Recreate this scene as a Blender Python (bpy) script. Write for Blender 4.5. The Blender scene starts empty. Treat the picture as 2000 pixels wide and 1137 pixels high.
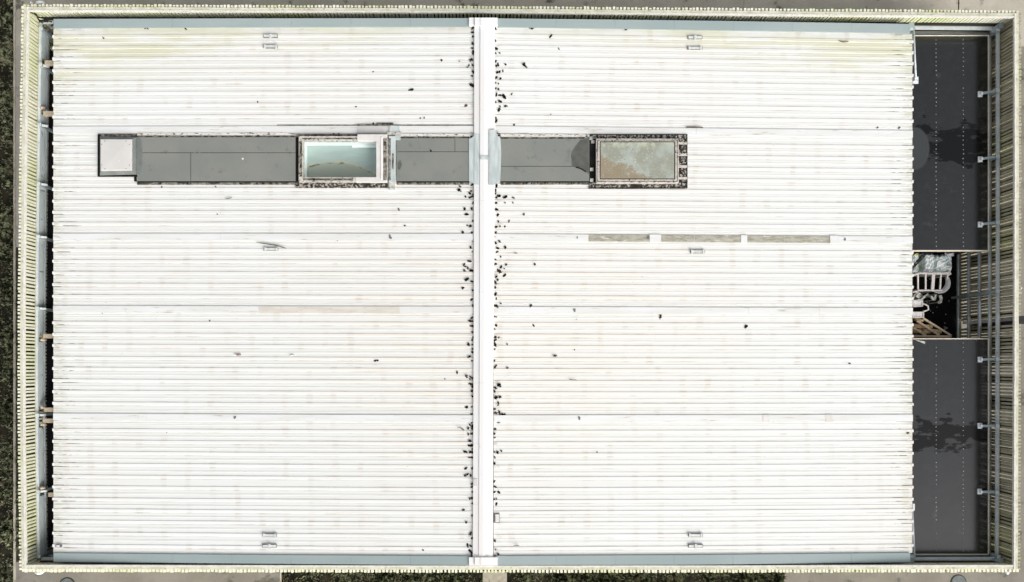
import bpy, bmesh, math, random
from mathutils import Vector, Matrix
random.seed(7)
R = math.radians
scene = bpy.context.scene
col = scene.collection

# ------------------------------------------------------------------ camera, world, sun, exposure
CAMZ, FPX, NX, NY = 23.0, 1333.33, 945.0, 715.0
cam_d = bpy.data.cameras.new('camera')
cam = bpy.data.objects.new('camera', cam_d)
col.objects.link(cam)
cam.location = (0, 0, CAMZ)
cam.rotation_euler = (0, 0, 0)
cam_d.sensor_width = 36.0
cam_d.lens = 24.0
cam_d.shift_x = (1000.0 - NX) / 2000.0
cam_d.shift_y = (NY - 568.5) / 2000.0
cam_d.clip_end = 2000
scene.camera = cam

SUN_EL, SUN_AZ = 36.0, 143.0      # azimuth measured from +Y (top of picture) clockwise
world = bpy.data.worlds.new("World")
scene.world = world
world.use_nodes = True
wn = world.node_tree
bg = wn.nodes['Background']
sky = wn.nodes.new('ShaderNodeTexSky')
sky.sky_type = 'NISHITA'
sky.sun_disc = False
sky.sun_elevation = R(SUN_EL)
sky.sun_rotation = R(SUN_AZ)
sky.air_density = 0.6
sky.dust_density = 3.0
sky.ozone_density = 0.3
hs = wn.nodes.new('ShaderNodeHueSaturation')      # thin overcast: the sky is nearly grey
hs.inputs['Saturation'].default_value = 0.22
wn.links.new(sky.outputs[0], hs.inputs['Color'])
wn.links.new(hs.outputs[0], bg.inputs[0])
bg.inputs[1].default_value = 0.15
sun_d = bpy.data.lights.new('sun', 'SUN')
sun_d.energy = 0.95
sun_d.angle = R(30)
sun_d.color = (1.0, 0.985, 0.95)
sun = bpy.data.objects.new('sun', sun_d)
col.objects.link(sun)
sun.rotation_euler = Vector((-math.cos(R(SUN_EL)) * math.sin(R(SUN_AZ)), -math.cos(R(SUN_EL)) * math.cos(R(SUN_AZ)), -math.sin(R(SUN_EL)))).to_track_quat('-Z', 'Y').to_euler()

scene.view_settings.view_transform = 'Standard'
scene.view_settings.look = 'None'
scene.view_settings.exposure = 0.60
scene.view_settings.gamma = 1.0

# ------------------------------------------------------------------ helpers
def P(px, py, z):
    k = (CAMZ - z) / FPX
    return Vector(((px - NX) * k, (NY - py) * k, z))

def interp(pts, x):
    if x <= pts[0][0]: return pts[0][1] + (x - pts[0][0]) * (pts[1][1] - pts[0][1]) / (pts[1][0] - pts[0][0])
    for (a, b), (c, d) in zip(pts, pts[1:]):
        if x <= c: return b + (d - b) * (x - a) / (c - a)
    (a, b), (c, d) = pts[-2], pts[-1]
    return b + (d - b) * (x - a) / (c - a)

def zroof(px):
    return 2.35 + 0.40 * (1 - abs(px - 946.0) / 840.0)

class MB:
    def __init__(s): s.v = []; s.f = []; s.a = []
    def vert(s, p, a=0.0):
        s.v.append(tuple(p)); s.a.append(a); return len(s.v) - 1
    def hexa(s, b, t):
        n = len(s.v)
        for p in list(b) + list(t): s.vert(p)
        s.f += [(n, n+1, n+2, n+3)[::-1], (n+4, n+5, n+6, n+7)]
        for i in range(4):
            j = (i + 1) % 4
            s.f.append((n+i, n+j, n+4+j, n+4+i))
        return s
    def box(s, x0, y0, z0, x1, y1, z1):
        return s.hexa([(x0,y0,z0),(x1,y0,z0),(x1,y1,z0),(x0,y1,z0)], [(x0,y0,z1),(x1,y0,z1),(x1,y1,z1),(x0,y1,z1)])
    def pbox(s, a, b, c, d, z0, z1):
        p, q = P(a, d, z1), P(c, b, z1)
        return s.box(p.x, p.y, z0, q.x, q.y, z1)
    def slab(s, a, b, c, d, top, bot):
        """box on the sloping roof; px rect, heights above the roof plane"""
        ps = [(a, d), (c, d), (c, b), (a, b)]
        T = [P(x, y, zroof(x) + top) for x, y in ps]
        B = [(t.x, t.y, t.z - top + bot) for t in T]
        return s.hexa(B, T)
    def quadslab(s, ps, top, bot):
        T = [P(x, y, zroof(x) + top) for x, y in ps]
        B = [(t.x, t.y, t.z - top + bot) for t in T]
        return s.hexa(B, T)
    def ring(s, a, b, c, d, w, top, bot):
        """rectangular frame on the roof"""
        s.slab(a, b, c, b + w, top, bot); s.slab(a, d - w, c, d, top, bot)
        s.slab(a, b + w, a + w, d - w, top, bot); s.slab(c - w, b + w, c, d - w, top, bot); return s
    def bar(s, p, q, w, h=None):
        p, q = Vector(p), Vector(q); h = h or w
        d = (q - p).normalized()
        up = Vector((0, 0, 1)) if abs(d.z) < .9 else Vector((0, 1, 0))
        r = d.cross(up).normalized() * w / 2; u = r.cross(d).normalized() * h / 2
        return s.hexa([p - r - u, p + r - u, p + r + u, p - r + u], [q - r - u, q + r - u, q + r + u, q - r + u])
    def tube(s, pts, r, n=8):
        pts = [Vector(p) for p in pts]; rings = []
        for i, p in enumerate(pts):
            d = (pts[min(i+1, len(pts)-1)] - pts[max(i-1, 0)]).normalized()
            up = Vector((0, 0, 1)) if abs(d.z) < .9 else Vector((0, 1, 0))
            a = d.cross(up).normalized(); b = a.cross(d)
            rr = r[i] if isinstance(r, (list, tuple)) else r
            rings.append([s.vert(p + (a * math.cos(t) + b * math.sin(t)) * rr) for t in [2 * math.pi * k / n for k in range(n)]])
        for A, B in zip(rings, rings[1:]):
            for k in range(n): s.f.append((A[k], A[(k+1) % n], B[(k+1) % n], B[k]))
        s.f.append(tuple(rings[0][::-1])); s.f.append(tuple(rings[-1])); return s
    def disc(s, c, r, h, n=40):
        c = Vector(c); b = []; t = []
        for k in range(n):
            a = 2 * math.pi * k / n
            b.append(s.vert((c.x + r*math.cos(a), c.y + r*math.sin(a), c.z - h))); t.append(s.vert((c.x + r*math.cos(a), c.y + r*math.sin(a), c.z)))
        s.f.append(tuple(t)); s.f.append(tuple(b[::-1]))
        for k in range(n): s.f.append((b[k], b[(k+1) % n], t[(k+1) % n], t[k]))
        return s
    def build(s, name, mat, parent=None, attr=None, smooth=False, label=None, bevel=0):
        off = root_loc(parent)
        me = bpy.data.meshes.new(name)
        me.from_pydata([(v[0]-off.x, v[1]-off.y, v[2]-off.z) for v in s.v], [], s.f)
        if attr:
            at = me.attributes.new(attr, 'FLOAT', 'POINT'); at.data.foreach_set('value', s.a)
        bm = bmesh.new(); bm.from_mesh(me); bmesh.ops.recalc_face_normals(bm, faces=bm.faces)
        if bevel: bmesh.ops.bevel(bm, geom=list(bm.edges), offset=bevel, segments=2, affect='EDGES', profile=.5)
        bm.to_mesh(me); bm.free()
        if smooth:
            for p in me.polygons: p.use_smooth = True
        me.materials.append(mat)
        o = bpy.data.objects.new(name, me); col.objects.link(o)
        if parent: o.parent = parent
        if label: o['label'] = label
        return o

def root_loc(o):
    v = Vector((0, 0, 0))
    while o: v += Vector(o.location); o = o.parent
    return v

def tag(o, label=None, cat=None, group=None, kind=None):
    if label: o['label'] = label
    if cat: o['category'] = cat
    if group: o['group'] = group
    if kind: o['kind'] = kind
    return o

def thing(name, loc, label, cat, group=None):
    o = bpy.data.objects.new(name, None); col.objects.link(o)
    o.location = loc; o.empty_display_size = .2
    return tag(o, label, cat, group)

# ------------------------------------------------------------------ materials
class NT:
    def __init__(s, name):
        s.m = bpy.data.materials.new(name); s.m.use_nodes = True
        s.t = s.m.node_tree; s.b = s.t.nodes['Principled BSDF']
        g = s.t.nodes.new('ShaderNodeNewGeometry'); s.pos = g.outputs['Position']
        s.xyz = s.t.nodes.new('ShaderNodeSeparateXYZ'); s.t.links.new(s.pos, s.xyz.inputs[0])
        s.X, s.Y, s.Z = s.xyz.outputs
    def L(s, a, b):
        if hasattr(a, 'is_linked') or hasattr(a, 'links'): s.t.links.new(a, b)
        else: b.default_value = a
    def math(s, op, a, b=0.0, c=None, clamp=False):
        n = s.t.nodes.new('ShaderNodeMath'); n.operation = op; n.use_clamp = clamp
        s.L(a, n.inputs[0]); s.L(b, n.inputs[1])
        if c is not None: s.L(c, n.inputs[2])
        return n.outputs[0]
    def noise(s, scale, sx=1, sy=1, sz=1, detail=3, rough=.55, off=(0, 0, 0), dist=0):
        mp = s.t.nodes.new('ShaderNodeMapping'); s.t.links.new(s.pos, mp.inputs[0])
        mp.inputs['Scale'].default_value = (sx, sy, sz); mp.inputs['Location'].default_value = off
        n = s.t.nodes.new('ShaderNodeTexNoise'); s.t.links.new(mp.outputs[0], n.inputs[0])
        n.inputs['Scale'].default_value = scale; n.inputs['Detail'].default_value = detail
        n.inputs['Roughness'].default_value = rough; n.inputs['Distortion'].default_value = dist
        return n.outputs[0]
    def step(s, v, lo, hi):
        n = s.t.nodes.new('ShaderNodeMapRange'); n.interpolation_type = 'SMOOTHSTEP'
        s.L(v, n.inputs[0]); n.inputs[1].default_value = lo; n.inputs[2].default_value = hi
        if lo > hi:
            n.inputs[1].default_value = hi; n.inputs[2].default_value = lo
            n.inputs[3].default_value = 1; n.inputs[4].default_value = 0
        return n.outputs[0]
    def mix(s, f, a, b):
        n = s.t.nodes.new('ShaderNodeMix'); n.data_type = 'RGBA'
        s.L(f, n.inputs[0])
        for v, i in ((a, 6), (b, 7)):
            if isinstance(v, tuple): n.inputs[i].default_value = (*v[:3], 1)
            else: s.t.links.new(v, n.inputs[i])
        return n.outputs[2]
    def attr(s, name):
        n = s.t.nodes.new('ShaderNodeAttribute'); n.attribute_name = name; return n.outputs['Fac']
    def bump(s, h, strength=.3, dist=.01):
        n = s.t.nodes.new('ShaderNodeBump'); n.inputs['Strength'].default_value = strength; n.inputs['Distance'].default_value = dist
        s.t.links.new(h, n.inputs['Height']); s.t.links.new(n.outputs[0], s.b.inputs['Normal'])
    def out(s, c, rough=.6, spec=.5, metal=0):
        if isinstance(c, tuple): s.b.inputs['Base Color'].default_value = (*c[:3], 1)
        else: s.t.links.new(c, s.b.inputs['Base Color'])
        s.L(rough, s.b.inputs['Roughness']); s.L(spec, s.b.inputs['Specular IOR Level']); s.b.inputs['Metallic'].default_value = metal
        return s.m

def simple(name, c1, c2, scale=6, rough=.6, spec=.4, stretch=(1, 1, 1), lo=.35, hi=.65, c3=None, s3=30, lo3=.6, hi3=.7, bump=0, metal=0):
    n = NT(name)
    c = n.mix(n.step(n.noise(scale, *stretch, detail=5), lo, hi), c1, c2)
    if c3: c = n.mix(n.step(n.noise(s3, *stretch, detail=4, off=(9, 4, 2)), lo3, hi3), c, c3)
    if bump: n.bump(n.noise(scale * 6, *stretch, detail=5), bump, .01)
    return n.out(c, rough, spec, metal)

M = {}
# white profiled roof sheeting: dirt at the rib feet, faint purlin stains, algae by the top verge and the eaves
def roof_mat():
    n = NT('white_roof_sheet')
    base = n.mix(n.step(n.noise(.35, detail=3), .35, .7), (.80, .815, .80), (.80, .785, .755))
    base = n.mix(n.step(n.noise(.13, detail=2, off=(1, 7, 3)), .42, .60), base, (.80, .775, .735))
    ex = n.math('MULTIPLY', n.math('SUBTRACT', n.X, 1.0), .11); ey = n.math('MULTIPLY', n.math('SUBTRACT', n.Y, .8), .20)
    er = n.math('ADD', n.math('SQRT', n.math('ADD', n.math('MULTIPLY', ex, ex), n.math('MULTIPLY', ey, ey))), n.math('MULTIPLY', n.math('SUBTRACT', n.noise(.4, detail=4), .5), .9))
    base = n.mix(n.math('MULTIPLY', n.step(er, 1.15, .25), .8), base, (.82, .755, .665))     # cream tint over the middle of the roof, edge broken by noise
    wnz = n.t.nodes.new('ShaderNodeTexWhiteNoise'); wnz.noise_dimensions = '2D'; cmb = n.t.nodes.new('ShaderNodeCombineXYZ')
    n.L(n.math('FLOOR', n.math('MULTIPLY', n.Y, .96)), cmb.inputs[0]); n.L(n.math('SIGN', n.X), cmb.inputs[1])
    n.t.links.new(cmb.outputs[0], wnz.inputs[0])
    base = n.mix(n.math('MULTIPLY', wnz.outputs[0], .35), base, (.70, .70, .665))
    rs = n.math('MULTIPLY', n.step(n.math('ABSOLUTE', n.math('SUBTRACT', n.X, .01)), .62, .30), n.step(n.noise(3.5, 1, 1, 1, detail=6, rough=.7, off=(4, 2, 2)), .46, .64))
    base = n.mix(n.math('MULTIPLY', rs, .55), base, (.30, .30, .24))
    pan = n.step(n.attr('foot'), -.25, .0)
    base = n.mix(n.math('MULTIPLY', pan, n.math('ADD', .40, n.math('MULTIPLY', n.noise(1.3, .3, 1.5, 1, detail=4, off=(6, 6, 6)), .6))), base, (.74, .745, .71))
    streak = n.noise(3.2, .22, 7, 1, detail=5, rough=.65)
    base = n.mix(n.math('MULTIPLY', n.step(streak, .52, .78), .55), base, (.66, .615, .55))
    # purlin line stains every 0.74 m along the slope
    wn2 = n.t.nodes.new('ShaderNodeTexWhiteNoise'); wn2.noise_dimensions = '1D'; n.L(n.math('FLOOR', n.math('MULTIPLY', n.Y, .53)), wn2.inputs[1])
    w = n.math('SINE', n.math('ADD', n.math('MULTIPLY', n.X, 2 * math.pi / .745), n.math('ADD', n.math('MULTIPLY', wn2.outputs[0], 5.0), n.math('MULTIPLY', n.noise(4, detail=3, off=(9, 9, 9)), 1.6))))
    pur = n.math('MULTIPLY', n.step(w, .45, 1.0), n.step(n.noise(1.1, .6, 2.2, 1, detail=3, off=(3, 8, 1)), .42, .72))
    foot = n.attr('foot')
    base = n.mix(n.math('MULTIPLY', pur, n.math('ADD', .16, n.math('MULTIPLY', n.math('MAXIMUM', foot, 0.0), .8))), base, (.50, .42, .33))
    d = n.math('MULTIPLY', n.math('MAXIMUM', foot, 0.0), n.math('ADD', .16, n.math('MULTIPLY', .84, n.step(n.noise(2.0, .35, 1.6, 1, detail=6, rough=.7, off=(5, 2, 7)), .42, .72))))
    base = n.mix(n.math('MULTIPLY', d, .85), base, (.36, .305, .215))
    d2 = n.math('MULTIPLY', n.step(foot, .45, .9), n.step(n.noise(5.0, .35, 1.4, 1, detail=6, rough=.75, off=(1, 12, 4)), .66, .74))
    base = n.mix(n.math('MULTIPLY', d2, .85), base, (.13, .115, .08))
    # algae near the top verge
    al = n.math('MULTIPLY', n.step(n.math('ADD', n.Y, n.math('MULTIPLY', n.math('ABSOLUTE', n.X), .13)), 9.7, 10.9), n.step(n.noise(.9, .35, 2.5, 1, detail=6, rough=.65, off=(2, 2, 2)), .36, .60))
    base = n.mix(n.math('MULTIPLY', al, .8), base, (.62, .61, .44))
    # eave growth and dark soot trails at the sheet ends
    ax = n.math('ABSOLUTE', n.X)
    e = n.step(ax, 12.45, 12.95)
    eg = n.math('MULTIPLY', e, n.step(n.noise(7, .5, 2.5, 1, detail=6, rough=.7), .42, .62))
    base = n.mix(n.math('MULTIPLY', eg, .5), base, (.40, .40, .24))
    es = n.math('MULTIPLY', n.math('MULTIPLY', n.step(ax, 11.9, 12.6), n.step(foot, .12, .8)), n.step(n.noise(3.3, .8, 3, 1, detail=4, off=(7, 3, 9)), .50, .58))
    base = n.mix(n.math('MULTIPLY', es, .92), base, (.06, .055, .03))
    sp = n.step(n.noise(28, 1, 1, 1, detail=2), .745, .77)
    base = n.mix(sp, base, (.2, .19, .17))
    n.bump(n.noise(1.2, .5, 3, 1, detail=3), .12, .02)
    return n.out(base, .5, .25)
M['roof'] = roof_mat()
M['ridge'] = simple('white_ridge_metal', (.81, .81, .80), (.80, .775, .74), .7, .45, .3, (1, .4, 1), c3=(.62, .58, .53), s3=5, lo3=.68, hi3=.8)
M['strip'] = simple('white_cover_strip', (.76, .77, .755), (.70, .695, .66), 1.6, .45, .3, (.35, 3, 1), c3=(.52, .47, .39), s3=5, lo3=.60, hi3=.74)
M['strip_tan'] = simple('aged_translucent_strip', (.62, .58, .515), (.70, .665, .60), 2.5, .45, .4, (.6, 3, 1), c3=(.55, .47, .42), s3=7, lo3=.58, hi3=.7)
def grime_mat():
    n = NT('grimy_rooflight_sheet')
    c = n.mix(n.step(n.noise(6, .6, 2, 1, detail=6, rough=.7), .36, .62), (.29, .275, .205), (.46, .44, .37))
    c = n.mix(n.step(n.noise(9, .35, 2.4, 1, detail=4, off=(4, 4, 0), dist=1.2), .60, .68), c, (.72, .72, .68))
    return n.out(c, .5, .3)
M['grime'] = grime_mat()
M['flash'] = simple('blue_grey_flashing', (.30, .365, .36), (.355, .415, .405), .5, .45, .35, (.5, 1, 1), c3=(.25, .22, .16), s3=9, lo3=.755, hi3=.78)
M['patch'] = simple('grey_paint_patch', (.44, .50, .49), (.58, .63, .61), 3, .5, .3, (3, .6, 1), c3=(.70, .71, .67), s3=9, lo3=.6, hi3=.75, bump=.15)
def felt_mat():
    n = NT('grey_felt_membrane')
    c = n.mix(n.step(n.noise(.9, detail=4), .35, .7), (.200, .212, .192), (.235, .235, .212))
    c = n.mix(n.math('MULTIPLY', n.step(n.noise(90, detail=2), .45, .75), .5), c, (.30, .31, .28))
    c = n.mix(n.math('MULTIPLY', n.step(n.noise(3, detail=6, off=(5, 5, 5)), .60, .74), .5), c, (.12, .12, .10))
    return n.out(c, .85, .25)
M['felt'] = felt_mat()
M['feltwet'] = simple('wet_felt', (.085, .09, .078), (.12, .12, .105), 5, .4, .5)
M['felt_slope'] = simple('felt_upstand', (.15, .165, .155), (.19, .205, .19), 4, .8, .3)
M['curb'] = simple('weathered_curb', (.07, .065, .05), (.30, .28, .235), 7, .8, .3, (1, 1, 1), .40, .62, c3=(.01, .01, .008), s3=14, lo3=.55, hi3=.62, bump=.6)
M['capping'] = simple('spotted_white_capping', (.74, .72, .67), (.60, .57, .50), 4, .5, .3, (1, 3, 1), c3=(.03, .028, .02), s3=8, lo3=.57, hi3=.62)
M['debris'] = simple('flaking_upstand', (.03, .028, .024), (.40, .37, .32), 15, .8, .3, (1, 1, 1), .44, .60, c3=(.012, .011, .01), s3=11, lo3=.54, hi3=.62, bump=.6)
M['curbdark'] = simple('blackened_curb', (.012, .012, .01), (.05, .048, .04), 9, .8, .3, (1, 1, 1), .5, .7, c3=(.36, .34, .30), s3=12, lo3=.62, hi3=.68, bump=.6)
M['blacksheet'] = simple('black_sheet', (.016, .015, .016), (.02, .018, .019), 3, .7, .3)
M['black'] = simple('black_gap_and_shadow', (.006, .006, .006), (.014, .013, .012), 5, .8, .2)  # serves open gaps and painted side shadows
M['frame'] = simple('aged_alu_frame', (.50, .46, .40), (.66, .61, .55), 9, .5, .4, c3=(.13, .12, .10), s3=14, lo3=.56, hi3=.64)
M['framewhite'] = simple('white_coated_frame', (.66, .63, .585), (.74, .71, .67), 4, .5, .3, c3=(.45, .40, .34), s3=13, lo3=.66, hi3=.74)
M['shaft'] = simple('pale_shaft_lining', (.93, .97, .95), (.95, .98, .965), 2, .5, .3)
def diffuser_mat():
    n = NT('grey_diffuser_sheet')
    px0 = P(668, 321, 2.1)
    x = n.math('SUBTRACT', n.X, px0.x)
    # deposit line: an arc that rises left of centre and falls to the right
    yy = n.math('SUBTRACT', n.math('SUBTRACT', n.Y, px0.y), n.math('ADD', n.math('MULTIPLY', n.math('MULTIPLY', x, x), -.22), n.math('MULTIPLY', x, -.10)))
    yy = n.math('ADD', yy, n.math('MULTIPLY', n.math('SUBTRACT', n.noise(6, detail=5), .5), .10))
    yy = n.math('SUBTRACT', yy, .03)
    c = n.mix(n.step(n.noise(1.2, 1, 4, 1, detail=3), .35, .65), (.40, .475, .45), (.45, .525, .50))
    below = n.step(yy, .02, -.03)
    c = n.mix(below, c, (.41, .42, .355))
    line = n.math('MULTIPLY', n.step(yy, -.05, -.01), n.step(yy, .07, .0))
    c = n.mix(n.math('MULTIPLY', line, n.step(n.noise(7, detail=4), .3, .6)), c, (.58, .53, .39))
    dk = n.math('MULTIPLY', n.step(yy, -.09, -.045), n.step(yy, -.0, -.045))
    c = n.mix(n.math('MULTIPLY', dk, n.step(n.noise(5, detail=4, off=(3, 3, 3)), .48, .6)), c, (.17, .15, .10))
    return n.out(c, .6, .3)
M['diffuser'] = diffuser_mat()
def glass_mat():
    m = bpy.data.materials.new('clear_pane'); m.use_nodes = True; t = m.node_tree
    for q in list(t.nodes):
        if q.type == 'BSDF_PRINCIPLED': t.nodes.remove(q)
    o = t.nodes['Material Output']; tr = t.nodes.new('ShaderNodeBsdfTransparent'); tr.inputs[0].default_value = (.97, .99, .985, 1)
    gl = t.nodes.new('ShaderNodeBsdfGlossy'); gl.inputs[1].default_value = .06
    lw = t.nodes.new('ShaderNodeLayerWeight'); lw.inputs[0].default_value = .5
    pw = t.nodes.new('ShaderNodeMath'); pw.operation = 'POWER'; t.links.new(lw.outputs['Facing'], pw.inputs[0]); pw.inputs[1].default_value = 4.0
    fr = t.nodes.new('ShaderNodeMath'); fr.operation = 'MULTIPLY_ADD'; t.links.new(pw.outputs[0], fr.inputs[0]); fr.inputs[1].default_value = .6; fr.inputs[2].default_value = .03
    mx = t.nodes.new('ShaderNodeMixShader'); t.links.new(fr.outputs[0], mx.inputs[0]); t.links.new(tr.outputs[0], mx.inputs[1]); t.links.new(gl.outputs[0], mx.inputs[2])
    t.links.new(mx.outputs[0], o.inputs[0]); return m
M['glass'] = glass_mat()
def rusty_mat():
    n = NT('lichen_covered_pane')
    c = n.mix(n.step(n.noise(2.2, detail=6), .38, .62), (.29, .30, .24), (.39, .425, .375))
    ctr = P(1222, 322, 2.6)
    dx = n.math('SUBTRACT', n.X, ctr.x); dy = n.math('SUBTRACT', n.Y, ctr.y)
    # settled silt: lower left corner, stretched along the diagonal
    v = n.math('ADD', n.math('MULTIPLY', dx, -.42), n.math('MULTIPLY', dy, -.95))
    v = n.math('ADD', v, n.math('MULTIPLY', n.math('SUBTRACT', n.noise(4.5, detail=8, rough=.75), .5), 1.7))
    c = n.mix(n.math('MULTIPLY', n.step(v, .02, .30), .85), c, (.27, .21, .13))
    c = n.mix(n.math('MULTIPLY', n.step(n.noise(20, detail=5, off=(3, 9, 1)), .60, .68), .7), c, (.56, .60, .54))
    c = n.mix(n.step(n.noise(16, detail=5, off=(8, 1, 1)), .66, .72), c, (.22, .17, .09))
    c = n.mix(n.math('MULTIPLY', n.step(n.Y, ctr.y + .38, ctr.y + .58), n.step(n.noise(8, detail=5), .4, .6)), c, (.48, .50, .37))
    n.bump(n.noise(24, detail=5), .4, .01)
    return n.out(c, .5, .4)
M['rusty'] = rusty_mat()
M['hatch'] = simple('pale_hatch_lid', (.60, .585, .555), (.65, .635, .605), 1.5, .5, .3, c3=(.74, .71, .64), s3=12, lo3=.68, hi3=.74)
M['screw'] = simple('dark_screw', (.03, .03, .03), (.06, .05, .04), 5)
M['brownedge'] = simple('rusty_closure', (.25, .17, .14), (.42, .30, .25), 9, .7, .3, c3=(.07, .05, .05), s3=20, lo3=.55, hi3=.62)
M['wall'] = simple('building_wall', (.05, .05, .05), (.07, .07, .065), 1, .8, .2)

def wood(name, a, b, green, gl, gh, dark=(.16, .14, .10)):
    n = NT(name)
    c = n.mix(n.step(n.noise(5, 1, 1, .25, detail=5), .35, .65), a, b)
    c = n.mix(n.math('MULTIPLY', n.step(n.noise(.55, detail=4, off=(6, 1, 3)), gl, gh), .85), c, green)
    c = n.mix(n.math('MULTIPLY', n.step(n.noise(26, 1, 1, .3, detail=4, off=(2, 5, 1)), .60, .72), .6), c, dark)
    return n.out(c, .8, .2)
M['fin_green'] = wood('algae_timber', (.78, .78, .60), (.84, .83, .70), (.66, .70, .40), .40, .60, (.40, .42, .20))
M['fin_cream'] = wood('pale_timber', (.82, .80, .58), (.86, .85, .69), (.70, .72, .42), .46, .70)
M['fin_brown'] = wood('dark_brown_timber', (.33, .31, .21), (.46, .43, .31), (.42, .42, .21), .5, .7, (.06, .05, .035))  # darker brown than the slats of the other sides
def cap_mat():
    n = NT('weathered_cap_board')
    c = n.mix(n.step(n.noise(3, detail=6), .35, .65), (.54, .52, .40), (.68, .66, .54))
    c = n.mix(n.math('MULTIPLY', n.step(n.noise(12, detail=5, off=(3, 3, 3)), .56, .70), .7), c, (.30, .27, .20))
    return n.out(c, .8, .25)
M['cap'] = cap_mat()
M['cap_light'] = simple('bleached_board_edge', (.66, .64, .55), (.76, .74, .66), 8, .8, .2, c3=(.36, .32, .25), s3=20, lo3=.64, hi3=.7)
M['steel'] = simple('galvanised_steel', (.54, .62, .63), (.66, .73, .74), 3, .4, .5, (1, 1, 1), c3=(.30, .34, .34), s3=16, lo3=.62, hi3=.7)
M['steelpost'] = simple('grey_steel_post', (.26, .32, .335), (.34, .40, .41), 4, .45, .5, c3=(.5, .55, .56), s3=14, lo3=.66, hi3=.7)
M['plate'] = simple('white_bracket_plate', (.66, .70, .70), (.78, .80, .80), 20, .4, .5)
M['lining'] = simple('pale_sheet_lining', (.60, .67, .66), (.70, .76, .75), 5, .6, .3, (1, .5, 1), c3=(.22, .26, .25), s3=12, lo3=.62, hi3=.7)
M['joist'] = simple('raw_timber', (.42, .36, .25), (.55, .48, .35), 14, .8, .2, (1, 5, 1), c3=(.26, .21, .13), s3=20)
M['logend'] = simple('pinkish_timber_end', (.55, .44, .33), (.66, .55, .43), 14, .8, .2)

def annex_mat():
    n = NT('black_rubber_roof')
    wob = n.math('MULTIPLY', n.math('SUBTRACT', n.noise(1.4, detail=5, rough=.6), .5), 1.9)
    def band(pyc, half):
        c = P(1850, pyc, 1.75)
        d = n.math('ABSOLUTE', n.math('ADD', n.math('SUBTRACT', n.Y, c.y), wob))
        return n.step(d, half + .04, half - .04)
    wob = n.math('ADD', wob, n.math('MULTIPLY', n.math('SUBTRACT', n.noise(2.2, .55, 3.2, 1, detail=4, off=(8, 1, 1)), .5), .9))
    wet = n.math('MAXIMUM', band(278, .62), band(853, .36))
    # dry dome left inside the upper puddle, against the eave
    c0 = P(1786, 290, 1.75)
    dx = n.math('SUBTRACT', n.X, c0.x); dy = n.math('SUBTRACT', n.Y, c0.y)
    rr = n.math('SQRT', n.math('ADD', n.math('MULTIPLY', dx, dx), n.math('MULTIPLY', n.math('MULTIPLY', dy, dy), .5)))
    dome = n.step(rr, .50, .44)
    wet = n.math('MULTIPLY', wet, n.math('SUBTRACT', 1.0, dome))
    isl = n.step(n.noise(1.5, 1, 2.4, 1, detail=3, off=(11, 3, 0)), .56, .60)
    wet = n.math('MULTIPLY', wet, n.math('SUBTRACT', 1.0, isl))
    c = n.mix(n.step(n.noise(4, detail=6, rough=.7), .4, .7), (.003, .0035, .0035), (.007, .0085, .0085))
    c = n.mix(n.math('MULTIPLY', n.step(n.noise(2.3, detail=6, off=(4, 9, 1)), .62, .74), .6), c, (.035, .04, .038))
    c = n.mix(n.math('MULTIPLY', n.step(n.noise(22, 1, 1, 1, detail=5, rough=.8, off=(2, 2, 2)), .54, .68), .5), c, (.035, .04, .038))
    c = n.mix(dome, c, (.03, .034, .032))
    c = n.mix(n.math('MULTIPLY', n.step(n.noise(60, detail=2), .68, .76), .4), c, (.07, .075, .075))
    c = n.mix(wet, c, (.002, .002, .002))
    rough = n.math('ADD', n.math('MULTIPLY', n.noise(2, detail=4), .12), .12)
    spec = n.math('SUBTRACT', 1.0, n.math('MULTIPLY', wet, .6))
    n.bump(n.noise(16, detail=3), .04, .01)
    return n.out(c, rough, spec)
M['annex'] = annex_mat()
M['trim'] = simple('cream_edge_trim', (.72, .64, .50), (.80, .74, .62), 5, .5, .3, c3=(.5, .33, .27), s3=9, lo3=.62, hi3=.72)
M['fix'] = simple('grey_fixing_cap', (.16, .18, .18), (.30, .33, .33), 30, .5, .4)

def path_mat(name, a, b, stain=.6):
    n = NT(name)
    c = n.mix(n.step(n.noise(.8, detail=6, rough=.65), .35, .68), a, b)
    c = n.mix(n.math('MULTIPLY', n.step(n.noise(60, detail=3), .45, .7), .35), c, tuple(v * 1.35 for v in b))
    c = n.mix(n.math('MULTIPLY', n.step(n.noise(1.3, detail=7, rough=.7, off=(3, 7, 1)), .56, .66), stain), c, (.055, .05, .038))
    n.bump(n.noise(70, detail=3), .3, .01)
    return n.out(c, .9, .2)
M['path'] = path_mat('weathered_concrete_path', (.21, .192, .16), (.27, .25, .212))
M['pathtop'] = path_mat('brightened_concrete_path', (.40, .365, .30), (.48, .445, .37), .75)  # brighter copy of the path colour, making up for the fence's shade
M['pathpink'] = path_mat('pinkish_paving', (.37, .33, .295), (.43, .39, .35), .4)
M['slab'] = simple('concrete_slab', (.34, .31, .25), (.42, .38, .31), 7, .9, .2, c3=(.16, .14, .09), s3=9, lo3=.6, hi3=.7, bump=.3)
M['kerb'] = simple('pale_kerb', (.40, .37, .30), (.50, .46, .38), 6, .9, .2, c3=(.2, .18, .12), s3=14, lo3=.6, hi3=.7)
M['soil'] = simple('dark_soil', (.030, .028, .02), (.05, .046, .032), 3, .95, .1, c3=(.09, .08, .055), s3=12, lo3=.62, hi3=.7, bump=.5)
M['yard'] = simple('dark_yard_floor', (.006, .006, .006), (.010, .010, .009), 2, .9, .1)
M['turf'] = simple('turf_soil', (.010, .010, .007), (.03, .027, .016), 3, .95, .1, c3=(.14, .12, .08), s3=10, lo3=.6, hi3=.7, bump=.5)
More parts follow.
